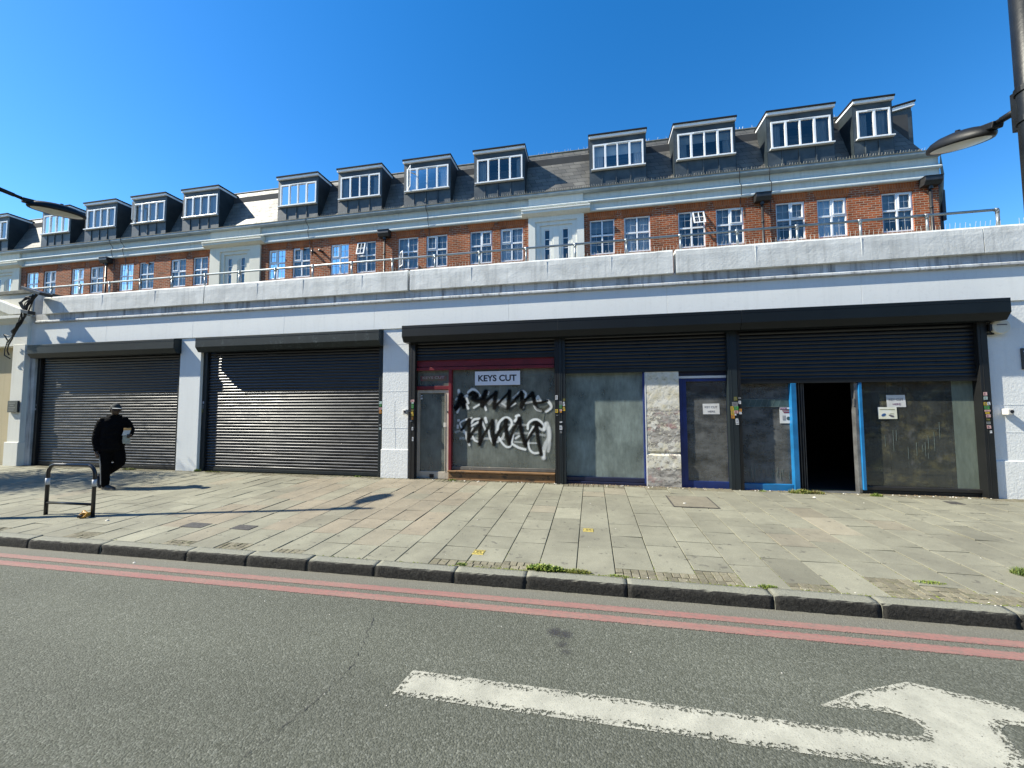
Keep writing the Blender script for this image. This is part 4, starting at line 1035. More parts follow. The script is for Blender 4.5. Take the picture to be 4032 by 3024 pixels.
# -- blue shop
t = thing('blue_shopfront', 'grimy blue framed shopfront with window left and door right of the peeling pillar', 'shopfront', (1.1, GY, .24))
f = MB(); f.box(1.045, 1.098, GY-.06, GY+.05, .2, 2.553)
f.build('frame', M['navy_paint'], t, bevel=.005)
MB().box(1.083, 1.099, GY-.085, GY-.062, .2, 2.55).build('sealant_bead', M['paper'], t)
pane(-.54, 1.045, .385, 2.70, GY+.01, 'whitewashed_glass', t, 'window_pane')
rb = MB().box(-.54, 1.045, GY-.05, GY+.05, .30, .385); rb.box(-.54, 1.05, GY-.075, GY+.05, .19, .295)
rb.build('stall_riser', M['dark_navy'], t, bevel=.008)
MB().box(1.745, 2.72, GY-.02, GY+.05, 2.47, 2.72).build('lintel', M['dark_navy'], t)
MB().box(1.745, 2.72, GY-.045, GY+.05, 2.415, 2.462).build('drip_board', M['paper'], t)
d = MB(); d.box(1.745, 1.80, GY-.045, GY+.05, .2, 2.412); frame_ring(d, 1.802, 2.72, .215, 2.41, .085, GY-.03, GY+.04, .06, .15)
door = d.build('door', M['navy_paint'], t, bevel=.005)
pane(1.887, 2.635, .365, 2.35, GY, 'smoky_glass', door)

# -- right shop
t = thing('sky_blue_shopfront', 'sky blue framed shopfront standing open with a dark doorway', 'shopfront', (4.6, GY, .24))
f = MB()
f.box(3.755, 3.845, GY-.10, GY+.06, .22, 2.284); MB().box(4.892, 4.945, GY-.08, GY+.06, .30, 2.284).build('frame_post', M['sky_paint'], t, bevel=.006)
f.box(2.85, 3.755, GY-.06, GY+.05, .20, .355)
f.build('frame', M['sky_paint'], t, bevel=.006)
sm = MB()
for x in (3.862, 3.905, 3.95, 3.985): sm.box(x, x+.014, GY-.04, GY+.07, .22, 2.75)
sm.build('door_track', M['door_metal'], t, bevel=.003)
MB().box(3.846, 4.0, GY+.03, GY+.09, .22, 2.75).build('door_jamb', M['guide_black'], t)
MB().box(4.835, 4.890, GY-.05, GY+.06, .24, 2.284).build('door_edge', M['steel_strip'], t, bevel=.004)
MB().box(4.815, 4.834, GY-.055, GY-.02, 1.84, 1.98).box(4.835, 4.87, GY-.06, GY-.051, 1.70, 1.80).build('door_lock', M['steel_strip'], t)
MB().box(4.0, 4.835, GY-.08, GY+.10, .19, .245).build('threshold', M['steel_strip'], t, bevel=.004)
lp_ = pane(2.85, 3.755, .355, 2.75, GY+.01, 'smoky_glass', t, 'window_pane')
rp_ = pane(4.945, 6.40, .37, 2.75, GY+.01, 'dull_glass', t, 'window_pane')
pane(6.4005, 6.76, .37, 2.75, GY+.0105, 'filmed_glass', t, 'window_pane', 'strip of pane with a pale green film')
rs = MB().box(4.945, 6.76, GY-.05, GY+.05, .30, .37); rs.box(4.90, 6.76, GY-.03, GY+.05, .18, .298)
rs.build('stall_riser', M['black_board'], t, bevel=.01)
sc = MB(); r = random.Random(6)
for _ in range(26):
    x = r.uniform(2.95, 3.72); z = .40+abs(r.gauss(0, .05)); sc.box(x, x+.004, GY+.006, GY+.009, z, z+r.uniform(.08, .28))
for _ in range(12):
    x = r.uniform(5.2, 6.2); z = r.uniform(.8, 1.3); sc.box(x, x+.0022, GY+.006, GY+.009, z, z+r.uniform(.1, .4))
tag(sc.build('drip_stain', M['pale_line'], lp_), kind='stuff')
# tools strip printed on the narrow window
st = MB(); st.box(2.9, 3.75, GY+.002, GY+.006, 1.832, 1.985)
so = st.build('printed_strip', M['teal_strip'], lp_)
ln = MB().box(2.9, 3.73, GY-.002, GY+.001, 1.977, 1.985).box(2.9, 3.73, GY-.002, GY+.001, 1.832, 1.838)
for k in range(6):
    x = 3.03+.105*k; ln.add([(x, GY-.001, 1.838), (x+.006, GY-.001, 1.838), (x+.061, GY-.001, 1.977), (x+.055, GY-.001, 1.977)], [(0, 1, 2, 3)])
ln.build('strip_border', M['pale_line'], so)

# ------------------------------------------------------------------ signs and notices
t = thing('shop_sign', 'white KEYS CUT sign at the top of the graffiti sprayed window', 'sign', (-2.04, GY, 2.33))
MB().box(-2.555, -1.525, GY-.022, GY-.008, 2.335, 2.648).build('board', M['sign_white'], t, bevel=.002)
text_mesh('lettering', 'KEYS CUT', M['ink'], -2.48, 2.42, GY-.0235, .145, .875, t, .03)
t = thing('shop_sign', 'faded red KEYS CUT strip in the glass above the cream door', 'sign', (-3.55, GY, 2.46))
MB().box(-3.875, -3.235, GY+.003, GY+.008, 2.455, 2.572).build('board', M['faded_red'], t)
text_mesh('lettering', 'KEYS CUT', M['faded_pink'], -3.82, 2.50, GY+.0015, .058, .53, t, .01)
t = thing('paper_notice', 'white KEY CUT HERE paper on the grimy blue door', 'notice', (2.35, GY, 1.7))
MB().add([(2.195, GY-.004, 1.90), (2.505, GY-.004, 1.905), (2.51, GY-.004, 1.69), (2.20, GY-.004, 1.69)], [(3, 2, 1, 0)]).build('sheet', M['paper'], t)
text_mesh('lettering', 'KEY CUT', M['ink_grey'], 2.232, 1.81, GY-.0055, .043, .235, t, .012)
text_mesh('lettering', 'HERE', M['ink_grey'], 2.29, 1.725, GY-.0055, .038, .13, t, .012)
t = thing('paper_notice', 'creased KEY CUT HERE paper on the large window right of the open doorway', 'notice', (5.53, GY, 1.82))
MB().add([(5.375, GY+.004, 2.045), (5.675, GY+.004, 2.047), (5.685, GY+.004, 1.822), (5.382, GY+.004, 1.822)], [(3, 2, 1, 0)]).build('sheet', M['paper'], t)
text_mesh('lettering', 'KEY CUT', M['ink_grey'], 5.415, 1.94, GY+.0025, .042, .23, t, .010)
text_mesh('lettering', 'HERE', M['ink_purple'], 5.475, 1.857, GY+.0025, .036, .125, t, .010)
t = thing('paper_notice', 'white paper with blue and dark car key pictures under the creased notice', 'notice', (5.37, GY, 1.6))
MB().add([(5.228, GY+.001, 1.822), (5.53, GY+.001, 1.822), (5.535, GY+.001, 1.605), (5.235, GY+.001, 1.603)], [(3, 2, 1, 0)]).build('sheet', M['paper_bright'], t)
k1 = [(5.315+.036*math.cos(a)*(1.1 if math.cos(a) > 0 else .9), 1.678+.026*math.sin(a)+.012*math.cos(a)) for a in np.linspace(0, 6.283, 16)[:-1]]
MB().poly_y(k1, GY-.0015, GY+.0005).build('key_picture', M['ink_blue'], t)
MB().poly_y([(5.395, 1.675), (5.415, 1.685), (5.475, 1.665), (5.485, 1.65), (5.472, 1.637), (5.44, 1.64), (5.405, 1.662)], GY-.0015, GY+.0005).build('key_picture', M['ink_grey'], t)
MB().box(5.42, 5.48, GY-.0015, GY+.0005, 1.697, 1.703).box(5.26, 5.50, GY-.0015, GY+.0005, 1.773, 1.781).build('print', M['st_olive'], t)
t = thing('paper_notice', 'KNIVES poster with maroon bands on the narrow sky blue window', 'notice', (3.69, GY, 1.51))
MB().box(3.585, 3.785, GY+.001, GY+.004, 1.515, 1.79).box(3.59, 3.785, GY+.001, GY+.004, 1.772, 1.825).build('sheet', M['paper'], t)
MB().add([(3.592, GY-.001, 1.815), (3.715, GY-.001, 1.818), (3.70, GY-.001, 1.785), (3.597, GY-.001, 1.782)], [(0, 1, 2, 3)]).build('heading_band', M['ink_purple'], t)
MB().add([(3.625, GY-.001, 1.765), (3.783, GY-.001, 1.768), (3.783, GY-.001, 1.748), (3.638, GY-.001, 1.745)], [(0, 1, 2, 3)]).add([(3.645, GY-.001, 1.735), (3.783, GY-.001, 1.737), (3.783, GY-.001, 1.712), (3.66, GY-.001, 1.71)], [(0, 1, 2, 3)]).build('maroon_band', M['ink_maroon'], t)
text_mesh('lettering', 'KNIVES', M['paper'], 3.602, 1.79, GY-.003, .018, .085, t, .01)
kn = MB()
for x in (3.635, 3.655, 3.675): kn.add([(x, GY-.001, 1.57), (x+.010, GY-.001, 1.57), (x+.008, GY-.001, 1.66), (x+.002, GY-.001, 1.675)], [(0, 1, 2, 3)])
kn.build('knife_picture', M['ink_grey'], t)
MB().disc_y(3.735, 1.61, .035, GY-.001, GY+.0005).build('round_picture', M['teal_strip'], t)
# black board at the right edge of the picture: only its first strokes are in view
t = thing('wall_sign', 'black sign with white letters cut off by the right picture edge', 'sign', (7.7, 8.49, 2.45))
MB().box(7.36, 8.25, FY-.022, FY-.002, 2.47, 2.84).build('board', M['black_plaque'], t, bevel=.003)
w = MB().box(7.39, 7.47, FY-.0255, FY-.0225, 2.775, 2.795).box(7.395, 7.41, FY-.0255, FY-.0225, 2.72, 2.775).box(7.395, 7.415, FY-.0255, FY-.0225, 2.52, 2.645).box(7.415, 7.47, FY-.0255, FY-.0225, 2.52, 2.54)
w.build('lettering', M['sign_white'], t)

# ------------------------------------------------------------------ alarm and cameras
t = thing('alarm_box', 'round cream alarm box under the shutter hood at the right', 'alarm', (7.03, 8.49, 3.2))
MB().disc_y(7.035, 3.225, .135, FY-.11, FY-.03, 32).build('cover', M['cream_paint'], t, bevel=.02)
MB().disc_y(7.035, 3.225, .12, FY-.03, FY-.0, 24).build('back_plate', M['guide_black'], t)
MB().box(6.965, 7.11, FY-.114, FY-.109, 3.245, 3.262).build('lettering_band', M['ink_grey'], t)
MB().box(6.87, 6.905, FY-.10, FY-.0, 3.15, 3.27).box(6.87, 6.96, FY-.06, FY-.02, 3.09, 3.12).build('bracket', M['guide_black'], t)
def camera_box(label, x, z, flip):
    t = thing('security_camera', label, 'camera', (x, FY, z), 'small cameras on the pillars')
    MB().box(x-.045, x+.045, FY-.13, FY-.015, z-.055, z+.055).build('housing', M['cam_white'], t, bevel=.015)
    MB().disc_y(x+.012*flip, z+.005, .028, FY-.137, FY-.128, 16).build('lens', M['ink'], t)
    MB().box(x-.03, x+.03, FY-.016, FY, z-.03, z+.03).build('mount', M['cam_white'], t)
camera_box('small white camera on the right white wall', 7.06, 1.735, 1)
camera_box('small white camera on the pillar beside the red shopfront', -4.155, 1.745, 1)
MB_ = MB()

# ================================================================== FLATS BEHIND
FL = thing('terrace_of_flats', 'brick terrace of flats with slate mansard and dormers behind the shops', 'building', (-9, UY, 4.3))
WIN_L = [(-28.72, -27.9), (-27.53, -26.68), (-25.66, -24.83), (-24.43, -23.59), (-22.58, -21.72), (-21.36, -20.47), (-19.48, -18.6), (-18.2, -17.36)]
WIN_M = [(-14.09, -13.23), (-12.85, -11.97), (-10.97, -10.1), (-9.72, -8.83), (-7.81, -6.92), (-6.56, -5.65), (-4.68, -3.77), (-3.43, -2.52)]
WIN_R = [(.05, .95), (1.3, 2.23), (3.2, 4.11), (4.47, 5.38), (6.4, 7.3), (7.67, 8.56), (9.57, 10.46)]
WINS = WIN_L+WIN_M+WIN_R
BAYS = [(-31.6, -29.1), (-17.19, -14.48), (-2.30, -.17)]
SILL, HEAD = 7.56, 8.90
CR = 11.17                                    # right-hand corner
def ap(z, y): return 1.85+(z-1.85)*y/15.0      # height measured on the wall plane -> true height at depth y

def flats():
    r = random.Random(21)
    w = MB()
    walls_with_holes(w, -34, CR, 4.2, 9.4, UY, .10, [(a, b, SILL, HEAD) for a, b in WINS]+[((a+b)/2-.85, (a+b)/2+.85, 6.85, 9.05) for a, b in BAYS])
    w.quad((CR, UY, 4.2), (CR, UY+9, 4.2), (CR, UY+9, 9.4), (CR, UY, 9.4))
    w.build('brick_wall', M['red_brick'], FL)
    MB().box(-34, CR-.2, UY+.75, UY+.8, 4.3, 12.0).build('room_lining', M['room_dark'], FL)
    for i, (a, b) in enumerate(WINS):
        # gauged flat arch
        MB().poly_y([(a-.02, HEAD+.004), (b+.02, HEAD+.004), (b+.12, HEAD+.315), (a-.12, HEAD+.315)], UY-.012, UY+.06).build('brick_arch', M['gauged_brick'], FL)
        y0 = UY+.045; y1 = UY+.095
        f = MB(); frame_ring(f, a, b, SILL, HEAD, .042, y0, y1, .045, .06)
        mid = (a+b)/2; zt = SILL+(HEAD-SILL)*.55
        f.box(mid-.027, mid+.027, y0-.004, y1, SILL+.06, HEAD-.05)
        f.box(a+.048, mid-.032, y0-.004, y1, zt-.03, zt+.03); f.box(mid+.032, b-.048, y0-.004, y1, zt-.03, zt+.03)
        # opening lights have heavier sashes
        k = r.choice((0, 1, 2))
        if k: 
            aa, bb = (a+.048, mid-.032) if k == 1 else (mid+.032, b-.048)
            frame_ring(f, aa, bb, zt+.03, HEAD-.05, .035, y0-.022, y1-.01)
        wf = f.build('window', M['upvc'], FL, bevel=.004)
        g = MB()
        for (aa, bb) in ((a+.048, mid-.032), (mid+.032, b-.048)):
            for (zz0, zz1) in ((SILL+.06, zt-.03), (zt+.03, HEAD-.05)):
                cx, cz = (aa+bb)/2, (zz0+zz1)/2
                g.box(cx-.0055, cx+.0055, y0+.018, y0+.022, zz0, zz1); g.box(aa, cx-.0095, y0+.018, y0+.0215, cz-.0055, cz+.0055); g.box(cx+.0095, bb, y0+.018, y0+.0215, cz-.0055, cz+.0055)
        g.build('glazing_bar', M['bar_white'], wf)
        MB().quad((a+.03, y0+.03, SILL+.03), (b-.03, y0+.03, SILL+.03), (b-.03, y0+.03, HEAD-.03), (a+.03, y0+.03, HEAD-.03)).build('pane', M['clear_glass'], wf)
        # curtains: pleated nets, half blinds, or nothing much
        kind = 'net' if i < 16 else ('blind', 'net', 'dark', 'net', 'blind', 'net', 'blind')[i-16]
        pass
        cm = MB()
        if kind == 'net':
            n = 40; y = UY+.20
            pts = [(a-.02+(b-a+.04)*k/n, y+.012*math.sin(k*1.9)+.008*r.random()) for k in range(n+1)]
            gap = r.random() < .3
            for k in range(n):
                if gap and abs(k-n/2) < 3: continue
                (xa, ya), (xb, yb) = pts[k], pts[k+1]
                cm.quad((xa, ya, SILL-.1), (xb, yb, SILL-.1), (xb, yb, HEAD), (xa, ya, HEAD))
            cm.build('curtain', M['curtain_net'], wf)
        else:
            zb = HEAD-r.uniform(.45, .8) if kind == 'blind' else HEAD-.15
            cm.box(a, b, UY+.16, UY+.165, zb, HEAD).build('blind', M['blind'], wf)
            c2 = MB(); n = 8
            for side in (0, 1):
                x0 = a-.02 if side == 0 else b-.20
                for k in range(n): c2.quad((x0+.22*k/n, UY+.22+.012*math.sin(k*2), SILL-.1), (x0+.22*(k+1)/n, UY+.22+.012*math.sin(k*2+2), SILL-.1), (x0+.22*(k+1)/n, UY+.22+.012*math.sin(k*2+2), HEAD), (x0+.22*k/n, UY+.22+.012*math.sin(k*2), HEAD))
            c2.build('curtain', M['curtain_dark'], wf)
    # four lights standing open
    def sash(x0, x1, z0, z1, hinge, ang, lab):
        """small open casement: hinge 't' top or 'l' left"""
        mb = MB(); p = .04
        cx = (x0+x1)/2
        rects = [(x0, x0+p, z0, z1), (x1-p, x1, z0, z1), (x0+p, x1-p, z0, z0+p), (x0+p, x1-p, z1-p, z1), (cx-.008, cx+.008, z0+p, z1-p), (x0+p, x1-p, (z0+z1)/2-.008, (z0+z1)/2+.008)]
        for a, b, c, d in rects: mb.box(a, b, -.02, .02, c, d)
        out = []
        for x, y, z in mb.v:
            if hinge == 't':
                dz = z-z1; out.append((x, UY+.03+y*math.cos(ang)+dz*math.sin(ang), z1+dz*math.cos(ang)))
            else:
                dx = x-x0; out.append((x0+dx*math.cos(ang), UY+.03+y-dx*math.sin(ang), z))
        mb.v = out
        o = mb.build('open_sash', M['upvc'], FL); o['label'] = lab
    zt = SILL+(HEAD-SILL)*.55
    sash(3.69, 4.08, zt+.02, HEAD-.03, 't', R(24), 'top hung light propped open')
    sash(-9.69, -9.32, zt+.02, HEAD-.03, 't', R(14), 'top hung light propped open')
    sash(-7.77, -7.40, SILL+.1, zt-.02, 'l', R(40), 'side hung light swung open')
    # soot-black air bricks, drains
    for x in (-26.1, -20.9, -12.4, -5.15, -4.0+.45, 1.12, 2.7, 9.06): MB().box(x-.085, x+.085, UY-.004, UY+.02, 8.81, 8.925).build('air_brick', M['gauged_brick'], FL)
    for x, z in ((-11.72, 8.58), (-11.36, 8.60)):
        MB().tube([(x-.02, UY+.02, z+.02), (x, UY-.16, z), (x+.0, UY-.24, z-.005)], .05, 14).build('boiler_flue', M['black_iron'], FL, smooth=True)
    # downpipes with hopper heads
    for x in (-23.22, -8.36, 5.93, 10.86):
        p = MB().tube([(x, UY-.12, 4.3), (x, UY-.12, 9.0)], .042, 12)
        for z in (5.2, 6.7, 8.2): p.tube([(x, UY-.12, z), (x, UY-.12, z+.06)], .052, 12)
        dp = p.build('downpipe', M['black_iron'], FL, smooth=True)
        h = MB().prism_x([(UY-.02, 9.19), (UY-.30, 9.19), (UY-.30, 9.06), (UY-.22, 8.94), (UY-.02, 8.94)], x-.24, x+.24); h.box(x-.26, x+.26, UY-.32, UY-.01, 9.19, 9.21)
        h.tube([(x, UY-.12, 8.96), (x, UY-.12, 8.84)], .07, 12)
        h.build('hopper_head', M['black_iron'], dp, bevel=.006)
    # main cornice, in runs between the cream bays
    prof = [(UY+.10, 9.20), (UY-.10, 9.20), (UY-.115, 9.235), (UY-.115, 9.275), (UY-.045, 9.335), (UY-.045, 9.53), (UY-.16, 9.54), (UY-.17, 9.575), (UY-.02, 9.72), (UY-.02, 9.965), (UY+.3, 9.965)]
    cw = MB()
    for a, b in ((-34, CR+.03),): cw.prism_x(prof, a, b)
    cw.build('cornice', M['upper_cornice'], FL, bevel=.004)
    MB().prism_x([(UY+.3, 9.955), (UY-.2, 9.955), (UY-.235, 9.99), (UY-.235, 10.055), (UY+.3, 10.055)], -34, CR+.06).build('gutter', M['gutter_paint'], FL)
    MB().prism_x([(UY+.3, 10.056), (UY-.25, 10.056), (UY-.25, 10.082), (UY+.3, 10.125)], -34, CR+.08).build('gutter_lining', M['gutter_lead'], FL)
    # overflow cables looped across the cornice
    for x in (-22.9, -22.2, -12.0, -6.45, 5.25, 6.2):
        MB().tube([(x-.05, UY-.255, 10.07), (x-.04, UY-.24, 9.93), (x, UY-.10, 9.72), (x+.02, UY-.19, 9.56), (x+.03, UY-.14, 9.3), (x+.02, UY-.035, 9.15), (x+.03, UY-.03, 8.6)], .012, 6).build('overflow_cable', M['black_iron'], FL)
    # cream stair bays
    for a, b in BAYS:
        m = MB(); c = (a+b)/2; wv = b-a
        yb = UY-.07
        holes = [(c-.455, c-.235, 7.0, 8.705), (c+.245, c+.475, 7.0, 8.705)]
        walls_with_holes(m, a, b, 4.2, 9.26, yb, .05, [(c-.80, c+.80, 6.9, 9.0)])
        walls_with_holes(m, c-.80, c+.80, 6.9, 9.0, yb+.05, .05, [(c-.62, c+.62, 6.9, 8.86)])
        walls_with_holes(m, c-.62, c+.62, 6.9, 8.86, yb+.10, .06, holes)
        m.quad((b, yb, 4.2), (b, UY+.02, 4.2), (b, UY+.02, 9.26), (b, yb, 9.26)); m.quad((a, yb, 4.2), (a, UY+.02, 4.2), (a, UY+.02, 9.26), (a, yb, 9.26))
        m.box(c-.16, c+.17, yb+.07, yb+.12, 7.2, 8.62); m.box(c-.10, c+.11, yb+.055, yb+.08, 7.3, 8.52)
        bo = m.build('stair_bay', M['pale_cream'] if a > -3 else M['cream_paint'], FL, bevel=.004)
        hd = MB().prism_x([(UY+.1, 9.19), (yb-.02, 9.19), (yb-.12, 9.235), (yb-.20, 9.28), (yb-.20, 9.36), (yb-.23, 9.375), (yb-.23, 9.425), (yb-.05, 9.50), (UY+.1, 9.50)], a-.24, b+.24)
        hd.prism_x([(UY+.1, 9.50), (yb-.03, 9.50), (yb-.03, 9.98), (UY+.1, 9.98)], a+.02, b-.02)
        hd.build('hood_moulding', M['pale_cream'] if a > -3 else M['cream_paint'], bo, bevel=.004)
        for hx0, hx1, hz0, hz1 in holes:
            f = MB(); frame_ring(f, hx0, hx1, hz0, hz1, .024, yb+.115, yb+.15); 
            for z in (7.5, 7.95, 8.33): f.box(hx0+.024, hx1-.024, yb+.118, yb+.14, z-.01, z+.01)
            f.build('window_frame', M['upvc'], bo)
            MB().quad((hx0, yb+.14, hz0), (hx1, yb+.14, hz0), (hx1, yb+.14, hz1), (hx0, yb+.14, hz1)).build('pane', M['clear_glass'], bo)
    # lead capping with pale flat tops on the bay parapets
    # mansard slope
    def my(z): return UY+.10+(z-10.1)*.40
    ZR = 12.36
    s = MB()
    s.quad((-34, my(10.1), 10.1), (CR-.15, my(10.1), 10.1), (CR-.15-.9, my(ZR), ZR), (-34, my(ZR), ZR))
    s.quad((CR-.15, my(10.1), 10.1), (CR-.15, my(10.1)+9, 10.1), (CR-1.05, my(10.1)+8, ZR), (CR-1.05, my(ZR), ZR))
    s.build('mansard_slope', M['slate'], FL)
    MB().tube([(-34, my(ZR)+.02, ZR+.0), (CR-1.0, my(ZR)+.02, ZR+.0)], .055, 10).build('ridge_roll', M['gutter_lead'], FL)
    MB().box(-34, CR-1.05, my(ZR)+.03, my(ZR)+7, ZR-.1, ZR-.02).build('flat_roof', M['roof_felt'], FL)
    sp = MB(); x = -16.0
    while x < CR:
        sp.tube([(x, UY-.22, 10.075), (x+r.uniform(-.02, .02), UY-.25, 10.075+r.uniform(.06, .10))], .004, 4); x += .085
    x = -2.0
    while x < CR-1.2:
        if r.random() < .55: sp.tube([(x, my(ZR), ZR+.05), (x+r.uniform(-.02, .02), my(ZR), ZR+.13)], .004, 4)
        x += .11
    tag(sp.build('roof_spike', M['spike'], FL), kind='stuff')
    # dormers
    DZ = 10.80
    D = [(-32.2, -30.2, 4), (-27.87, -25.88, 4), (-24.95, -22.9, 4), (-21.95, -19.88, 4), (-18.93, -16.84, 4), (-13.70, -11.64, 4), (-10.68, -8.58, 4), (-7.59, -5.51, 4), (-4.53, -2.43, 4), (.06, 2.15, 4), (3.11, 5.21, 4), (6.2, 8.3, 4), (8.85, 10.03, 2)]
    for i, (a, b, n) in enumerate(D):
        zt_ = 12.06; y0 = UY+.0
        m = MB()
        # front skin with the window opening
        fx0, fx1, fz0, fz1 = a+.14, b-.10, 10.84, 11.83
        if n == 2: fx0, fx1 = a+.13, b-.08
        walls_with_holes(m, a+.02, b-.02, 10.05, zt_, y0, .10, [(fx0, fx1, fz0, fz1)])
        # welted seams under the window
        k = 3 if n == 4 else 2
        for q in range(k):
            x = a+(b-a)*(q+1)/(k+1)-.05; m.box(x-.016, x+.016, y0-.03, y0+.01, 10.1, 10.78)
        m.box(a+.02, b-.02, y0-.012, y0+.01, 10.76, 10.80)
        body = m.build('dormer', M['lead'], FL, bevel=.003)
        for x in (a+.02, b-.02):
            MB().prism_x([(y0+.001, 10.05), (my(10.05)+.1, 10.05), (my(zt_)+.1, zt_), (y0+.001, zt_)], x-.012, x+.012).build('cheek', M['lead_shade'], body)
        rf = MB(); rf.box(a-.03, b+.03, y0-.115, my(12.1)+.05, zt_+.09, zt_+.15)
        rf.build('roof_sheet', M['roof_felt'], body)
        fa = MB(); fa.box(a-.01, b+.01, y0-.09, my(12.1)-.02, zt_, zt_+.09)
        fa.build('fascia_board', M['upvc'], body)
        w = MB(); yy = y0-.03
        frame_ring(w, fx0, fx1, fz0, fz1, .055, yy, yy+.07, .06, .06)
        W_ = fx1-fx0-.11
        cuts = [0, .235, .49, .745, 1] if n == 4 else [0, .52, 1]
        for q in cuts[1:-1]:
            x = fx0+.055+W_*q; ww = .035 if q in (.235, .745, .52) else .026
            w.box(x-ww, x+ww, yy-.003, yy+.06, fz0+.06, fz1-.06)
        w.box(fx0+(fx1-fx0)*.3, fx0+(fx1-fx0)*.72, yy-.012, yy, fz1-.035, fz1-.012)
        wf = w.build('window_frame', M['upvc'], body, bevel=.004)
        MB().box(fx0-.06, fx1+.06, yy-.09, yy+.02, fz0-.045, fz0-.002).build('sill', M['upvc'], body, bevel=.004)
        MB().quad((fx0, yy+.04, fz0), (fx1, yy+.04, fz0), (fx1, yy+.04, fz1), (fx0, yy+.04, fz1)).build('pane', M['clear_glass'], body)
        c2 = MB()
        if i < 5:
            nn = 50; 
            for k in range(nn):
                xa = fx0+(fx1-fx0)*k/nn; xb = fx0+(fx1-fx0)*(k+1)/nn
                c2.quad((xa, y0+.12+.012*math.sin(k*1.7), fz0-.02), (xb, y0+.12+.012*math.sin(k*1.7+1.7), fz0-.02), (xb, y0+.12+.012*math.sin(k*1.7+1.7), fz1), (xa, y0+.12+.012*math.sin(k*1.7), fz1))
            c2.build('curtain', M['curtain_net'], body)
        else:
            for side in (0, 1):
                cw_ = r.uniform(.24, .42); x0 = fx0 if side == 0 else fx1-cw_
                for k in range(12):
                    xa, xb = x0+cw_*k/12, x0+cw_*(k+1)/12
                    c2.quad((xa, y0+.14+.014*math.sin(k*1.9), fz0-.02), (xb, y0+.14+.014*math.sin(k*1.9+1.9), fz0-.02), (xb, y0+.14+.014*math.sin(k*1.9+1.9), fz1), (xa, y0+.14+.014*math.sin(k*1.9), fz1))
            c2.build('curtain', M['curtain_net'] if i in (5, 6, 7, 8) else M['curtain_dark'], body)
            if i in (9, 10):
                MB().box(fx0, fx1, y0+.12, y0+.125, fz1-r.uniform(.30, .42), fz1).build('blind', M['blind'], body)
            if i in (7, 11, 12): MB().box(fx0+.3, fx0+.42, y0+.10, y0+.14, fz0+.0, fz0+.14).box(fx1-.5, fx1-.36, y0+.10, y0+.14, fz0, fz0+.10).build('window_ornament', M['upvc'], body)
        if i in (3, 7):
            # left casement stands open
            L = W_*.235; ang = R(48); h0, h1 = fz0+.05, fz1-.05
            mb = MB(); p = .04
            for (u0, u1, c, d) in ((0, p, h0, h1), (L-p, L, h0, h1), (p, L-p, h0, h0+p), (p, L-p, h1-p, h1)): mb.box(u0, u1, -.02, .02, c, d)
            mb.v = [(fx0+.05+x*math.cos(ang)-y*0, yy-.01+y-x*math.sin(ang), z) for x, y, z in mb.v]
            mb.build('open_sash', M['upvc'], body)
    # side dormers on the hipped return, seen edge on
    m = MB()
    def side_dormer(y0, y1, xf, zb, zt_):
        body = MB().box(CR-1.2, xf, y0, y1, zb, zt_).build('dormer', M['lead'], FL)
        MB().add([(CR-1.3, y0-.08, zt_-.28), (xf+.06, y0-.08, zt_+.02), (xf+.06, y1, zt_+.02), (CR-1.3, y1, zt_-.28), (CR-1.3, y0-.08, zt_-.16), (xf+.06, y0-.08, zt_+.14), (xf+.06, y1, zt_+.14), (CR-1.3, y1, zt_-.16)],
                 [(0, 3, 2, 1), (4, 5, 6, 7), (0, 1, 5, 4), (1, 2, 6, 5), (2, 3, 7, 6), (3, 0, 4, 7)]).build('fascia_board', M['upvc'], body)
        MB().add([(CR-1.3, y0-.1, zt_-.155), (xf+.09, y0-.1, zt_+.145), (xf+.09, y1, zt_+.145), (CR-1.3, y1, zt_-.155), (CR-1.3, y0-.1, zt_-.09), (xf+.09, y0-.1, zt_+.21), (xf+.09, y1, zt_+.21), (CR-1.3, y1, zt_-.09)],
                 [(0, 3, 2, 1), (4, 5, 6, 7), (0, 1, 5, 4), (1, 2, 6, 5), (2, 3, 7, 6), (3, 0, 4, 7)]).build('roof_sheet', M['roof_felt'], body)
        MB().box(xf-.002, xf+.10, y0+.12, y1-.1, zb+.35, zt_-.05).build('window_frame', M['black_iron'], body)
    side_dormer(16.0, 17.8, 11.26, 10.1, 12.40)
    # gable return: barge, vent pipe and escape stair edge showing past the corner
    g = MB().box(11.33, 11.52, UY+.35, UY+.6, 4.3, 9.25); g.tube([(11.42, UY+.2, 7.9), (11.42, UY+.2, 8.9)], .06, 10); g.box(11.2, 11.35, UY+.4, UY+.5, 7.9, 8.0)
    g.build('soil_pipe', M['black_iron'], FL)
    MB().add([(CR+.04, UY-.1, 10.05), (CR+.22, UY+.05, 9.4), (CR+.30, UY+.3, 8.1), (CR+.10, UY+.3, 8.1), (CR+.05, UY-.06, 9.25), (CR, UY-.1, 9.6)], [(0, 1, 2, 3, 4, 5)]).build('verge_board', M['gutter_lead'], FL)
flats()

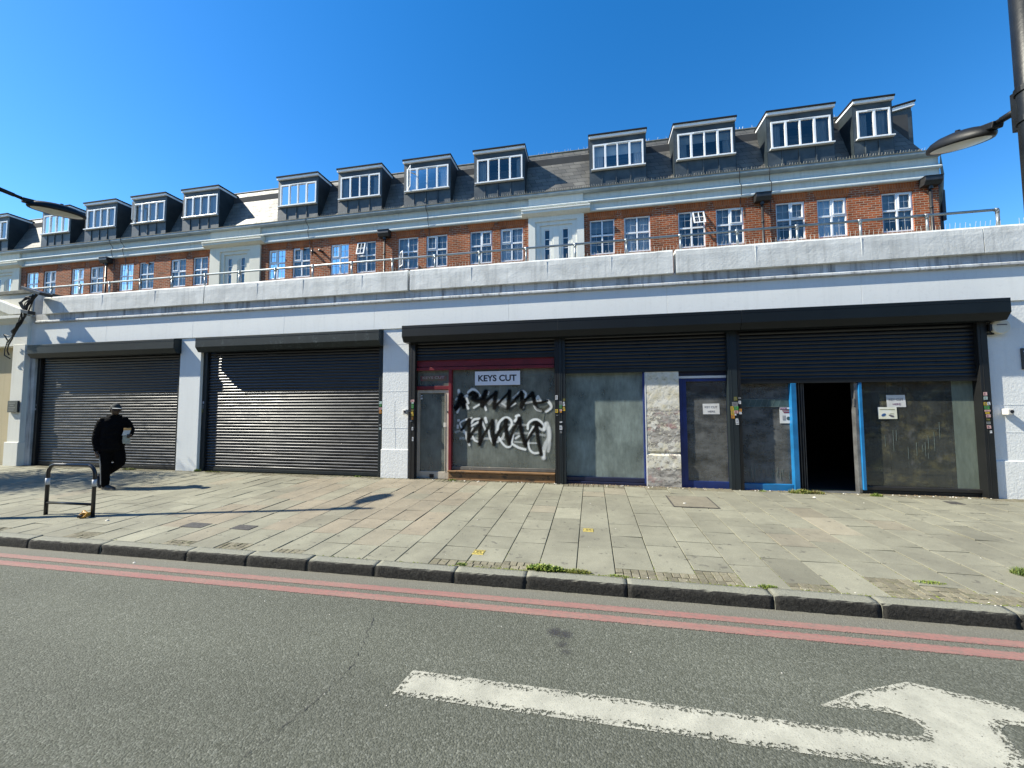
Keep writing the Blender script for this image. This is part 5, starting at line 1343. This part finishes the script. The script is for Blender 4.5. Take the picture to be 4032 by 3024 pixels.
# ================================================================== CREAM NEIGHBOUR AT THE LEFT EDGE
t = thing('cream_building', 'cream classical building with pilaster and pediment at the left edge', 'building', (-17, 8.4, .25))
def neighbour():
    XR = -15.915
    MB().box(-26, XR-.48, 8.62, 9.5, .1, 3.7).build('wall', M['tan_stone'], t)
    p = MB().box(XR-.47, XR, 8.385, 9.0, .1, 3.70)
    po = p.build('pilaster', M['pale_cream'], t, bevel=.008)
    MB().box(XR-.52, XR+.02, 8.355, 8.7, .1, .90).build('plinth', M['pale_cream'], po, bevel=.01)
    MB().prism_x([(9.3, 3.66), (8.40, 3.66), (8.40, 4.30), (8.33, 4.36), (8.28, 4.43), (8.25, 4.44), (8.25, 4.52), (9.3, 4.55)], -26, XR+.03).build('entablature', M['pale_cream'], t, bevel=.006)
    # raking pediment cornice climbing to the left
    MB().poly_y([(XR+.02, 4.56), (XR-.10, 4.70), (-26, 9.0-.9), (-26, 7.9), (XR-.5, 4.56)], 8.27, 8.50).build('pediment', M['pale_cream'], t, bevel=.006)
    MB().box(-26, XR+.03, 8.44, 9.2, 4.5, 5.20).build('attic_wall', M['cream_paint'], t)
    MB().box(-26, XR+.05, 8.40, 9.2, 5.20, 5.31).build('coping', M['gutter_lead'], t, bevel=.01)
    MB().box(XR+.0, XR+.10, 8.47, 9.2, 4.5, 5.22).build('attic_wall', M['cornice_paint'], t)
neighbour()
pl = thing('wall_plaque', 'small dark plaque fixed to the cream pilaster', 'plaque', (-16.1, 8.36, 1.9))
MB().box(-16.335, -15.955, 8.325, 8.375, 1.745, 2.075).build('plate', M['black_plaque'], pl, bevel=.004)
w = MB()
for k, (a, b) in enumerate(((.05, .30), (.09, .25), (.05, .31), (.04, .26))): w.box(-16.335+a, -16.335+b, 8.322, 8.3245, 2.02-.065*k-.03, 2.02-.065*k)
w.build('lettering', M['plaque_text'], pl)

# cable bundle slung from a black cover over the joint of the two buildings
cb = thing('cable_bundle', 'tangle of black cables hanging from a black cover at the building joint', 'cables', (-15.6, 8.25, 4.6))
MB().obox((-15.26, 8.20, 5.13), (.36, 0, -.11), (0, .14, .0), (.012, 0, .04)).build('cover', M['cable_black'], cb, bevel=.006)
r = random.Random(31)
base = [(-15.20, 5.06), (-15.45, 4.86), (-15.58, 4.60), (-15.66, 4.45), (-15.80, 4.22), (-15.93, 4.06)]
for k in range(9):
    o = r.uniform(-.10, .10); pts = [(x+o*(1-.1*i)+r.uniform(-.02, .02), 8.17+r.uniform(-.05, .05), z+o*.5+r.uniform(-.02, .02)) for i, (x, z) in enumerate(base)]
    tail = [[(-16.10, 3.95), (-16.30, 3.93), (-16.52, 3.98)], [(-16.15, 3.88), (-16.35, 3.74), (-16.47, 3.55), (-16.5, 3.38), (-16.30, 3.28)], [(-16.12, 3.84), (-16.30, 3.66), (-16.36, 3.5), (-16.32, 3.38)]][k % 3]
    if k > 5: tail = tail[:2]
    pts += [(x+r.uniform(-.01, .01), 8.22+.02*i, z+r.uniform(-.01, .01)) for i, (x, z) in enumerate(tail)]
    MB().tube(pts, r.uniform(.009, .017), 7).build('cable', M['cable_black'], cb, smooth=True)
for k in range(3):
    pts = [(-15.3+.05*k, 8.18, 5.03), (-15.52-.06*k, 8.12, 4.97-.05*k), (-15.66-.05*k, 8.12, 4.83), (-15.63-.03*k, 8.15, 4.68), (-15.56, 8.18, 4.58)]
    MB().tube(pts, .016, 7).build('cable', M['cable_black'], cb, smooth=True)
MB().obox((-15.52, 8.19, 4.56), (.14, 0, -.03), (0, .08, 0), (0, 0, .05)).build('junction_box', M['cable_black'], cb, bevel=.01)
MB().tube([(-16.52, 8.25, 3.98), (-16.43, 8.27, 3.84), (-16.38, 8.3, 3.74)], .016, 6).build('cable', M['cable_black'], cb)

# ================================================================== STREET FURNITURE
def lamp(label, px, py, lx, ly, lz, tilt, pr, az, top):
    t = thing('street_lamp', label, 'street lamp', (px, py, pz(py)), 'street lamps along the kerb')
    MB().tube([(px, py, pz(py)-.1), (px, py, 1.4), (px, py, 1.42), (px, py, az-.45), (px, py, az-.44), (px, py, top)], [pr*1.25, pr*1.25, pr*1.02, pr*1.0, pr*1.0, pr*.96], 24).build('pole', M['pole_black'], t, smooth=False)
    for p in t.children[-1].data.polygons: p.use_smooth = len(p.vertices) == 4
    b = MB()
    b.tube([(px, py, az-.20), (px, py, az-.14)], pr*1.12, 24); b.tube([(px, py, az+.10), (px, py, az+.16)], pr*1.12, 24); b.box(px-.045, px+.045, py, py+pr+.05, az-.22, az+.18)
    b.build('bracket', M['pole_black'], t, bevel=.004)
    d = Vector((lx-px, ly-py, 0)); d.normalize(); dz = math.sin(tilt); c = math.cos(tilt)
    fwd = Vector((d.x*c, d.y*c, dz)); side = Vector((d.y, -d.x, 0)); up = side.cross(fwd)*1
    if up.z < 0: up = -up
    ctr = Vector((lx, ly, lz)); Lh, Wh = .36, .185
    a0 = Vector((px, py, az))+d*pr; near = ctr-fwd*(Lh-.06)+up*.05
    MB().tube([a0, a0+(near-a0)*.55, a0+(near-a0)*.56, near, near+fwd*.10], [.036, .033, .027, .030, .02], 14).build('arm', M['lamp_dark'], t, smooth=True)
    # luminaire: shallow elliptical bowl with a domed back
    nu, nv = 40, 8
    V, F = [], []
    prof = [(1.0, -.030), (1.03, -.008), (1.02, .02), (.93, .058), (.74, .092), (.45, .116), (.15, .125)]
    for s_, h in prof:
        for k in range(nu):
            a = 2*math.pi*k/nu
            V.append(tuple(ctr+fwd*(Lh*s_*math.cos(a))+side*(Wh*s_*math.sin(a)*(1+.06*math.cos(a)))+up*h))
    for i in range(len(prof)-1):
        for k in range(nu): F.append((i*nu+k, i*nu+(k+1) % nu, (i+1)*nu+(k+1) % nu, (i+1)*nu+k))
    V.append(tuple(ctr+up*.127)); F += [((len(prof)-1)*nu+k, (len(prof)-1)*nu+(k+1) % nu, len(V)-1) for k in range(nu)]
    # rim under-face
    b0 = len(V)
    for k in range(nu):
        a = 2*math.pi*k/nu; V.append(tuple(ctr+fwd*(Lh*.90*math.cos(a))+side*(Wh*.88*math.sin(a))-up*.028))
    F += [(k, b0+k, b0+(k+1) % nu, (k+1) % nu) for k in range(nu)]
    hd = raw('lamp_head', V, F, M['lamp_dark'], t, smooth=True)
    V2 = []; F2 = []
    for s_, h in ((.90, -.027), (.70, -.040), (.4, -.048)):
        for k in range(nu):
            a = 2*math.pi*k/nu; V2.append(tuple(ctr+fwd*(Lh*s_*math.cos(a))+side*(Wh*.98*s_*math.sin(a))+up*h))
    for i in range(2):
        for k in range(nu): F2.append((i*nu+k, i*nu+(k+1) % nu, (i+1)*nu+(k+1) % nu, (i+1)*nu+k))
    F2.append(tuple(2*nu+k for k in range(nu)))
    raw('lens', V2, F2, M['lens'], hd, smooth=True)
    sk = MB(); p0 = ctr+fwd*.06+up*.12; sk.tube([p0, p0+up*.035], .022, 12); sk.build('photocell', M['lamp_dark'], hd)
    MB().obox(ctr-fwd*.30+up*.055, fwd*.11, side*.055, up*.035).build('spigot_cover', M['lamp_dark'], hd, bevel=.01)
lamp('black street lamp with oval head at the right edge', 4.285, 4.66, 4.235, 5.37, 4.885, R(17), .10, 4.83, 7.6)
lamp('black street lamp reaching in from beyond the left edge', -9.66, 4.50, -9.42, 5.26, 5.41, R(4), .055, 5.52, 5.9)

hoop = thing('cycle_stand', 'black hoop cycle stand with white bands on the pavement', 'cycle stand', (-8.2, 4.94, pz(4.94)))
A0, A1, hy = -8.665, -7.735, 4.93
rad = .15; top = .945
pts = [(A0, hy, pz(hy)-.1), (A0, hy, top-rad)]
for k in range(1, 9): a = math.pi-math.pi/2*k/8; pts.append((A0+rad+rad*math.cos(a), hy, top-rad+rad*math.sin(a)))
for k in range(0, 9): a = math.pi/2-math.pi/2*k/8; pts.append((A1-rad+rad*math.cos(a), hy+.03, top-rad+rad*math.sin(a)))
pts.append((A1, hy+.03, pz(hy)-.1))
MB().tube(pts, .0255, 16).build('hoop', M['hoop_black'], hoop, smooth=True)
for x, y in ((A0, hy), (A1, hy+.03)):
    MB().tube([(x, y, .62), (x, y, .725)], .0285, 16).build('white_band', M['hoop_white'], hoop, smooth=True)
MB().tube([(A0, hy, .335), (A1, hy+.03, .335)], .021, 12).build('cross_bar', M['hoop_black'], hoop, smooth=True)
lk = thing('bike_lock', 'yellow bike lock left at the foot of the cycle stand', 'lock', (-7.78, 4.90, pz(4.9)))
V = []
z0 = pz(4.93)
for k in range(2):
    c = Vector((-7.80-.06*k, 4.885+.03*k, z0+.045+.012*k)); a1 = Vector((1, .2-.6*k, .15)).normalized(); a2 = Vector((.1, .35, 1)).normalized()
    MB().tube([c+.055*(math.cos(u)*a1+math.sin(u)*a2*.62) for u in np.linspace(0, 6.283, 22)], .019, 8, False).build('shackle', M['lock_yellow'], lk, smooth=True)
MB().obox((-7.755, 4.905, z0+.05), (.035, 0, .01), (0, .022, 0), (0, 0, .03)).build('lock_body', M['lock_yellow'], lk, bevel=.01)
MB().obox((-7.83, 4.865, z0+.03), (.03, .01, 0), (0, .02, .0), (0, 0, .022)).build('lock_body', M['black_iron'], lk, bevel=.008)

# street tree beyond the left edge; its crown dapples the pavement
tr = thing('street_tree', 'leafy street tree beyond the left edge casting dappled shade', 'tree', (-17.6, 5.7, pz(5.7)))
r = random.Random(77)
tk = MB().tube([(-17.6, 5.7, .05), (-17.58, 5.72, 1.2), (-17.62, 5.7, 2.6), (-17.55, 5.75, 4.4), (-17.6, 5.8, 6.6)], [.16, .12, .10, .075, .03], 10)
tips = []
for k in range(26):
    a = r.random()*6.28; z = r.uniform(2.6, 5.9); L = r.uniform(.7, 1.25)
    p0 = Vector((-17.6, 5.72, z)); p1 = p0+Vector((math.cos(a)*L*.6, math.sin(a)*L*.6, L*.35)); p2 = p0+Vector((math.cos(a)*L, math.sin(a)*L, L*.75))
    tk.tube([p0, p1, p2], [.035, .02, .008], 6); tips += [p1, p2, (p1+p2)/2]
tk.build('trunk', M['bark'], tr)
V, F, T = [], [], []
for _ in range(12000):
    c = r.choice(tips)+Vector((r.gauss(0, .30), r.gauss(0, .30), r.gauss(0, .25)))
    n = Vector((r.gauss(0, 1), r.gauss(0, 1), r.gauss(0, 1)+.6)).normalized(); u = n.orthogonal().normalized(); v = n.cross(u); s_ = r.uniform(.03, .06)
    b = len(V); V += [tuple(c-u*s_), tuple(c+v*s_*.6), tuple(c+u*s_), tuple(c-v*s_*.6)]; F.append((b, b+1, b+2, b+3)); g = r.uniform(.7, 1.3); T += [(.055*g, .085*g, .02*g)]*4
raw('crown', V, F, M['weed'], tr, {'tint': T})

# ================================================================== OPPOSITE SIDE OF THE STREET (behind the camera, seen only in reflections)
tag(MB().add([(-60, -9.0, .12), (60, -9.0, .12), (60, -13, .2), (-60, -13, .2), (-60, -9.0, -.05), (60, -9.0, -.05)], [(0, 1, 2, 3), (0, 4, 5, 1)]).build('far_pavement', M['joint_dirt']), kind='structure')
def far_house(x0, w, h, label):
    t = thing('terraced_house', label, 'house', (x0+w/2, -13, .2), 'houses across the street')
    m = MB(); holes = []
    for fl in range(2):
        for k in range(3):
            xc = x0+w*(k+.5)/3; holes.append((xc-.6, xc+.6, 3.9+fl*2.6, 5.4+fl*2.6))
    hs_ = holes+[(x0+.5, x0+w-.5, .35, 2.8)]
    V0 = len(m.v); walls_with_holes(m, x0, x0+w, .1, h, -13.0, -.12, hs_)
    m.box(x0, x0+w, -19, -18.8, .1, h)
    m.build('wall', M['red_brick'], t)
    MB().prism_x([(-12.8, h), (-16, h+2.4), (-19, h)], x0, x0+w).build('roof', M['slate'], t)
    for a, b, c, d in hs_:
        f = MB(); frame_ring(f, a, b, c, d, .07, -13.12, -13.06); f.box((a+b)/2-.03, (a+b)/2+.03, -13.12, -13.07, c, d)
        o = f.build('window', M['upvc'], t); MB().box(a, b, -13.2, -13.14, c, d).build('pane', M['room_dark'], o)
for k, (w_, h_, lab) in enumerate(((11, 9.2, 'taller'), (10, 8.9, 'narrow'), (12, 9.6, 'tallest'), (11, 9.0, 'plain'), (12, 9.4, 'wide'), (10, 9.1, 'end'), (12, 9.3, 'last'))):
    far_house(-46+sum((11, 10, 12, 11, 12, 10, 12)[:k]), w_-.02, h_, '%s red brick house across the street behind the viewer' % lab)

# ================================================================== PERSON
def person():
    th = R(56.4); ox, oy = -9.75, 6.49; oz = pz(oy)
    ct, sn = math.cos(th), math.sin(th)
    def Lc(p): return (ox+p[0]*ct-p[1]*sn, oy+p[0]*sn+p[1]*ct, oz+p[2])
    def tube_r(mb, nodes, n=16):
        """round-ended tapered limb; nodes = (x,y,z,r)"""
        pts = [Vector(q[:3]) for q in nodes]; rs = [q[3] for q in nodes]
        P, Q = [], []
        d0 = (pts[0]-pts[1]).normalized(); d1 = (pts[-1]-pts[-2]).normalized()
        for k in (1, .8, .45): P.append(pts[0]+d0*rs[0]*k); Q.append(rs[0]*math.sqrt(max(.02, 1-k*k)))
        for i in range(len(pts)-1):
            for s_ in range(5):
                f = s_/5; P.append(pts[i].lerp(pts[i+1], f)); Q.append(rs[i]+(rs[i+1]-rs[i])*f)
        P.append(pts[-1]); Q.append(rs[-1])
        for k in (.45, .8, 1): P.append(pts[-1]+d1*rs[-1]*k); Q.append(rs[-1]*math.sqrt(max(.02, 1-k*k)))
        mb.tube(P, Q, n)
    def loft(mb, rings, n=28):
        b = len(mb.v)
        for z, cx, cy, rx, ry in rings:
            for k in range(n):
                a = 2*math.pi*k/n; c, s_ = math.cos(a), math.sin(a); e = 2.4
                mb.v.append((cx+rx*math.copysign(abs(c)**(2/e), c), cy+ry*math.copysign(abs(s_)**(2/e), s_), z))
        for i in range(len(rings)-1):
            for k in range(n): mb.f.append((b+i*n+k, b+i*n+(k+1) % n, b+(i+1)*n+(k+1) % n, b+(i+1)*n+k))
        mb.f.append(tuple(b+k for k in range(n))[::-1]); mb.f.append(tuple(b+(len(rings)-1)*n+k for k in range(n)))
    def fuse(name, mb, m, parent, vox=.010, sm=6, wr=0):
        """weld overlapping limbs into one continuous surface"""
        mb.v = [Lc(p) for p in mb.v]
        o = mb.build(name, M[m])
        md = o.modifiers.new('r', 'REMESH'); md.mode = 'VOXEL'; md.voxel_size = vox
        s_ = o.modifiers.new('s', 'SMOOTH'); s_.factor = .5; s_.iterations = sm
        bpy.context.view_layer.update()
        dg = bpy.context.evaluated_depsgraph_get()
        me = bpy.data.meshes.new_from_object(o.evaluated_get(dg))
        nm = o.name; bpy.data.objects.remove(o)
        me.name = name
        if wr:
            from mathutils import noise as mn
            for v in me.vertices:
                q = v.co*1.0; d = mn.noise(Vector((q.x*9, q.y*9, q.z*16)))*wr+mn.noise(Vector((q.x*22, q.y*22, q.z*34)))*wr*.5
                v.co += v.normal*d
        for p in me.polygons: p.use_smooth = True
        me.materials.clear(); me.materials.append(M[m])
        o = bpy.data.objects.new(name, me)
        return link(o, parent)
    b = MB()
    # head: skull, jaw, nose, brow, ears
    hc = Vector((.048, -.055, 1.635)); turn = R(12)
    def H(x, y, z):
        return (hc.x+x*math.cos(turn)-y*math.sin(turn), hc.y+x*math.sin(turn)+y*math.cos(turn), hc.z+z)
    n, k = 28, 20; base = len(b.v)
    for i in range(k+1):
        ph = -math.pi/2+math.pi*i/k
        for j in range(n):
            a = 2*math.pi*j/n
            x = .078*math.cos(ph)*math.cos(a); y = .098*math.cos(ph)*math.sin(a); z = .118*math.sin(ph)
            if z < -.02:
                f = 1-.28*min(1, (-z-.02)/.09); x *= f
                if y > 0: y *= 1-.35*min(1, (-z-.02)/.09)
            if y < -.05:
                if abs(x) < .018 and -.045 < z < .012: y -= .020*(1-abs(x)/.018)*(1 if z < -.02 else .6)
                if .015 < abs(x) < .045 and -.005 < z < .022: y += .010
                if z < -.08 and abs(x) < .03: y -= .006
                if abs(x) < .028 and -.075 < z < -.058: y -= .005
            b.v.append(H(x, y, z))
    for i in range(k):
        for j in range(n): b.f.append((base+i*n+j, base+i*n+(j+1) % n, base+(i+1)*n+(j+1) % n, base+(i+1)*n+j))
    for s_ in (-1, 1): tube_r(b, [(*H(.078*s_, .005, .015), .016), (*H(.080*s_, .01, -.03), .011)], 8)
    tube_r(b, [(.045, -.02, 1.57, .058), (.035, -.005, 1.44, .062)])
    loft(b, [(.92, .02, 0, .14, .11), (1.15, .025, 0, .14, .11), (1.40, .03, 0, .17, .10), (1.47, .035, -.005, .10, .08)])
    tube_r(b, [(-.15, 0, 1.42, .05), (-.215, .03, 1.15, .042), (-.195, -.02, .82, .030), (-.192, -.03, .77, .034)])
    tube_r(b, [(.20, 0, 1.42, .05), (.287, .04, 1.19, .042), (.270, -.15, 1.11, .030), (.268, -.20, 1.105, .034)])
    tube_r(b, [(-.07, 0, .90, .09), (-.055, -.02, .50, .06), (-.05, .02, .08, .042)]); tube_r(b, [(.10, 0, .90, .09), (.15, -.06, .52, .06), (-.105, .29, .26, .042)])
    tube_r(b, [(-.055, .04, .045, .035), (.05, -.13, .03, .03)]); tube_r(b, [(-.15, .31, .21, .03), (-.12, .24, .06, .03)])
    # right hand hanging, fingers loosely curled; left hand closed round the parcel
    for q, (dx, ln) in enumerate(((-.030, .062), (-.010, .075), (.011, .078), (.031, .070))):
        x0 = -.192+dx*.55; y0 = -.035-dx*.6
        tube_r(b, [(x0, y0, .735, .0095), (x0+.004, y0-.016, .735-ln*.45, .0088), (x0+.014, y0-.012, .735-ln*.8, .008), (x0+.022, y0+.006, .735-ln*.85, .007)], 8)
    tube_r(b, [(-.192, -.055, .765, .014), (-.172, -.085, .735, .0105), (-.160, -.085, .705, .0085)], 8)
    for q in range(4):
        z0 = 1.085+.021*q-.02; 
        tube_r(b, [(.285, -.235+.004*q, z0, .0095), (.283, -.275, z0, .009), (.262, -.292, z0-.002, .0082), (.235, -.291, z0-.004, .0075)], 8)
    tube_r(b, [(.262, -.195, 1.145, .013), (.245, -.215, 1.172, .0105), (.232, -.235, 1.182, .0085)], 8)
    tube_r(b, [(.275, -.19, 1.10, .034), (.284, -.235, 1.098, .031)], 12)
    body = fuse('person', b, 'skin', None, .0065, 3)
    tag(body, 'man in black clothes and grey cap walking past the closed shutter holding a parcel', 'person')
    # jacket
    j = MB()
    loft(j, [(.80, .025, .0, .178, .150), (.84, .025, 0, .190, .158), (1.0, .025, -.005, .192, .155), (1.15, .028, -.01, .188, .150), (1.30, .03, -.01, .192, .142), (1.40, .03, -.005, .190, .122), (1.455, .033, -.005, .150, .100), (1.50, .038, -.015, .092, .082), (1.535, .042, -.02, .076, .074)])
    tube_r(j, [(-.130, 0, 1.405, .078), (-.182, .015, 1.27, .072), (-.212, .03, 1.14, .064), (-.212, .005, .98, .062), (-.196, -.02, .84, .050)])
    tube_r(j, [(.185, 0, 1.41, .080), (.25, .02, 1.30, .076), (.287, .04, 1.20, .070), (.283, -.05, 1.15, .062), (.272, -.14, 1.115, .048)])
    tube_r(j, [(-.05, .055, 1.485, .038), (.04, .075, 1.50, .040), (.13, .055, 1.485, .038)])
    fuse('jacket', j, 'cloth_black', body, .010, 5, .012)
    tr_ = MB()
    loft(tr_, [(.78, .015, 0, .175, .135), (.86, .02, 0, .178, .135), (.96, .02, 0, .165, .125)])
    tube_r(tr_, [(-.07, 0, .84, .108), (-.062, -.015, .66, .098), (-.056, -.02, .50, .084), (-.054, .005, .30, .075), (-.052, .02, .115, .068)])
    tube_r(tr_, [(.095, 0, .84, .115), (.135, -.035, .68, .108), (.15, -.06, .53, .088), (.04, .11, .40, .078), (-.09, .275, .275, .064)])
    fuse('trousers', tr_, 'cloth_trouser', body, .010, 4, .008)
    # pale side stripe down the right trouser leg
    s_ = MB(); pr = []
    for f in np.linspace(0, 1, 24):
        z = .74-.62*f; r_ = np.interp(z, [.115, .30, .50, .66, .84], [.068, .075, .084, .098, .108]); cx = np.interp(z, [.115, .3, .5, .66, .84], [-.052, -.054, -.056, -.062, -.07]); cy = np.interp(z, [.115, .3, .5, .66, .84], [.02, .005, -.02, -.015, 0])
        pr.append([(cx+(r_+.004)*math.cos(a), cy+(r_+.004)*math.sin(a), z) for a in (R(196), R(205), R(214), R(222))])
    for a, c in zip(pr[:-1], pr[1:]):
        for q in range(3): s_.quad(a[q], a[q+1], c[q+1], c[q])
    s_.v = [Lc(p) for p in s_.v]
    s_.build('trouser_stripe', M['cloth_stripe'], [c for c in body.children if c.name.startswith('trousers')][0], smooth=True)
    for heel, toe, up in (((-.060, .055, .048), (.075, -.165, .036), 1), ((-.165, .325, .235), (-.118, .225, .048), 0)):
        sh = MB(); h, t_ = Vector(heel), Vector(toe); d = (t_-h)
        tube_r(sh, [(*h, .045), (*(h+d*.35+Vector((0, 0, .012*up))), .048), (*(h+d*.75), .043), (*t_, .034)], 14)
        if up: sh.v = [(x, y, max(z, .012)) for x, y, z in sh.v]
        so = fuse('shoe', sh, 'shoe', body, .007, 3)
        sl = MB(); tube_r(sl, [(*(h-Vector((0, 0, .026*up))), .040), (*(h+d*.6-Vector((0, 0, .022*up))), .044), (*(t_-Vector((0, 0, .018*up))), .034)], 12)
        if up: sl.v = [(x, y, min(max(z, .002), .026)) for x, y, z in sl.v]
        if up: fuse('sole', sl, 'sole', so, .006, 1)
    # cap
    c = MB(); n, k = 28, 8; base = len(c.v)
    for i in range(k+1):
        ph = R(8)+(math.pi/2-R(8))*i/k
        for q in range(n):
            a = 2*math.pi*q/n; c.v.append(H(.089*math.cos(ph)*math.cos(a), .108*math.cos(ph)*math.sin(a), .016+.118*math.sin(ph)))
    for i in range(k):
        for q in range(n): c.f.append((base+i*n+q, base+i*n+(q+1) % n, base+(i+1)*n+(q+1) % n, base+(i+1)*n+q))
    c.v = [Lc(p) for p in c.v]
    cap = c.build('cap', M['cap_grey'], body, smooth=True)
    v = MB(); N = 16
    ring = [H(.084*math.cos(a), -.085+.058*math.sin(a)-.02*abs(math.sin(a)), .036+.012*math.sin(a)) for a in np.linspace(1.14*math.pi, 1.86*math.pi, N)]
    inn = [H(.082*math.cos(a), -.02-.074*abs(math.sin(a))*1.0, .040) for a in np.linspace(1.14*math.pi, 1.86*math.pi, N)]
    for a in range(N-1): v.quad(ring[a], ring[a+1], inn[a+1], inn[a])
    v2 = [(x, y, z-.004) for x, y, z in ring]
    for a in range(N-1): v.quad(ring[a], ring[a+1], v2[a+1], v2[a])
    v.v = [Lc(p) for p in v.v]
    v.build('cap_brim', M['cap_white'], cap, smooth=True)
    # what he carries
    def carried(name, label, cat, c_, half, m, lid=None):
        p0 = Lc(c_); t = thing(name, label, cat, (p0[0], p0[1], p0[2]-half[2]))
        mb = MB(); ax = Vector((ct, sn, 0))*half[0]; ay = Vector((-sn, ct, 0))*half[1]; az = Vector((0, 0, half[2]))+Vector((ct, sn, 0))*.012
        mb.obox(p0, ax, ay, az); mb.build('carton', M[m], t, bevel=.004)
        if lid: MB().obox(Vector(p0)+az*1.0+Vector((0, 0, .012)), ax*1.03, ay*1.03, Vector((0, 0, .022))).build('lid', M[lid], t, bevel=.003)
    carried('takeaway_box', 'white box with orange lid held against the walking man', 'box', (.222, -.235, 1.165), (.052, .050, .058), 'box_paper', 'box_orange')
    g = MB(); P0 = [(-.055, .045), (.055, .05), (.06, -.05), (-.05, -.045)]
    for z, sc in ((.94, 1.02), (1.0, 1.06), (1.05, 1.0), (1.10, .95)):
        for x, y in P0: g.v.append(Lc((.222+x*sc+(.008 if z < .97 else 0), -.235+y*sc, z)))
    for i in range(3):
        for k in range(4): g.f.append((i*4+k, i*4+(k+1) % 4, (i+1)*4+(k+1) % 4, (i+1)*4+k))
    g.f += [(3, 2, 1, 0), (12, 13, 14, 15)]
    tag(g.build('paper_bag', M['bag_paper'], None, bevel=.004), 'pale paper bag below the box in the walking man’s hand'.replace('’', "'"), 'bag')
person()

# ================================================================== LIGHT, SKY, CAMERA
SUN = Vector((-1, -.27, .95)).normalized()      # towards the sun
el = math.asin(SUN.z); azm = math.atan2(SUN.x, SUN.y)
world = bpy.data.worlds.new('World'); scene.world = world; world.use_nodes = True
wt = world.node_tree; wt.nodes.clear()
sky = wt.nodes.new('ShaderNodeTexSky'); sky.sky_type = 'NISHITA'; sky.sun_disc = False
sky.sun_elevation = el; sky.sun_rotation = azm
sky.altitude = 0; sky.air_density = 1.0; sky.dust_density = .15; sky.ozone_density = 2.0
bg = wt.nodes.new('ShaderNodeBackground'); bg.inputs[1].default_value = .108
wo = wt.nodes.new('ShaderNodeOutputWorld')
hs = wt.nodes.new('ShaderNodeHueSaturation'); hs.inputs['Saturation'].default_value = 1.40; hs.inputs['Hue'].default_value = .503
wt.links.new(sky.outputs[0], hs.inputs['Color']); wt.links.new(hs.outputs[0], bg.inputs[0]); wt.links.new(bg.outputs[0], wo.inputs[0])
sl = bpy.data.lights.new('sun', 'SUN'); sl.energy = 4.5; sl.angle = R(.53); sl.color = (1, .945, .80)
so = bpy.data.objects.new('sun', sl); COL.objects.link(so); so.location = (-30, -10, 30)
so.rotation_euler = (-SUN).to_track_quat('-Z', 'Y').to_euler()

cam = bpy.data.cameras.new('camera'); co = bpy.data.objects.new('camera', cam); COL.objects.link(co)
yaw, pit, rol = R(11.25), R(3.3), R(-.2)
fw = Vector((-math.sin(yaw)*math.cos(pit), math.cos(yaw)*math.cos(pit), math.sin(pit)))
rt = Vector((math.cos(yaw), math.sin(yaw), 0)); up = rt.cross(fw)
r2 = math.cos(rol)*rt+math.sin(rol)*up; u2 = -math.sin(rol)*rt+math.cos(rol)*up
co.matrix_world = Matrix(((r2.x, u2.x, -fw.x, 0), (r2.y, u2.y, -fw.y, 0), (r2.z, u2.z, -fw.z, 1.85), (0, 0, 0, 1)))
cam.sensor_width = 36; cam.lens = 36*1565/4032; cam.clip_start = .05; cam.clip_end = 2000
scene.camera = co
scene.view_settings.view_transform = 'Standard'; scene.view_settings.look = 'None'
scene.view_settings.exposure = 1.15; scene.view_settings.gamma = 1
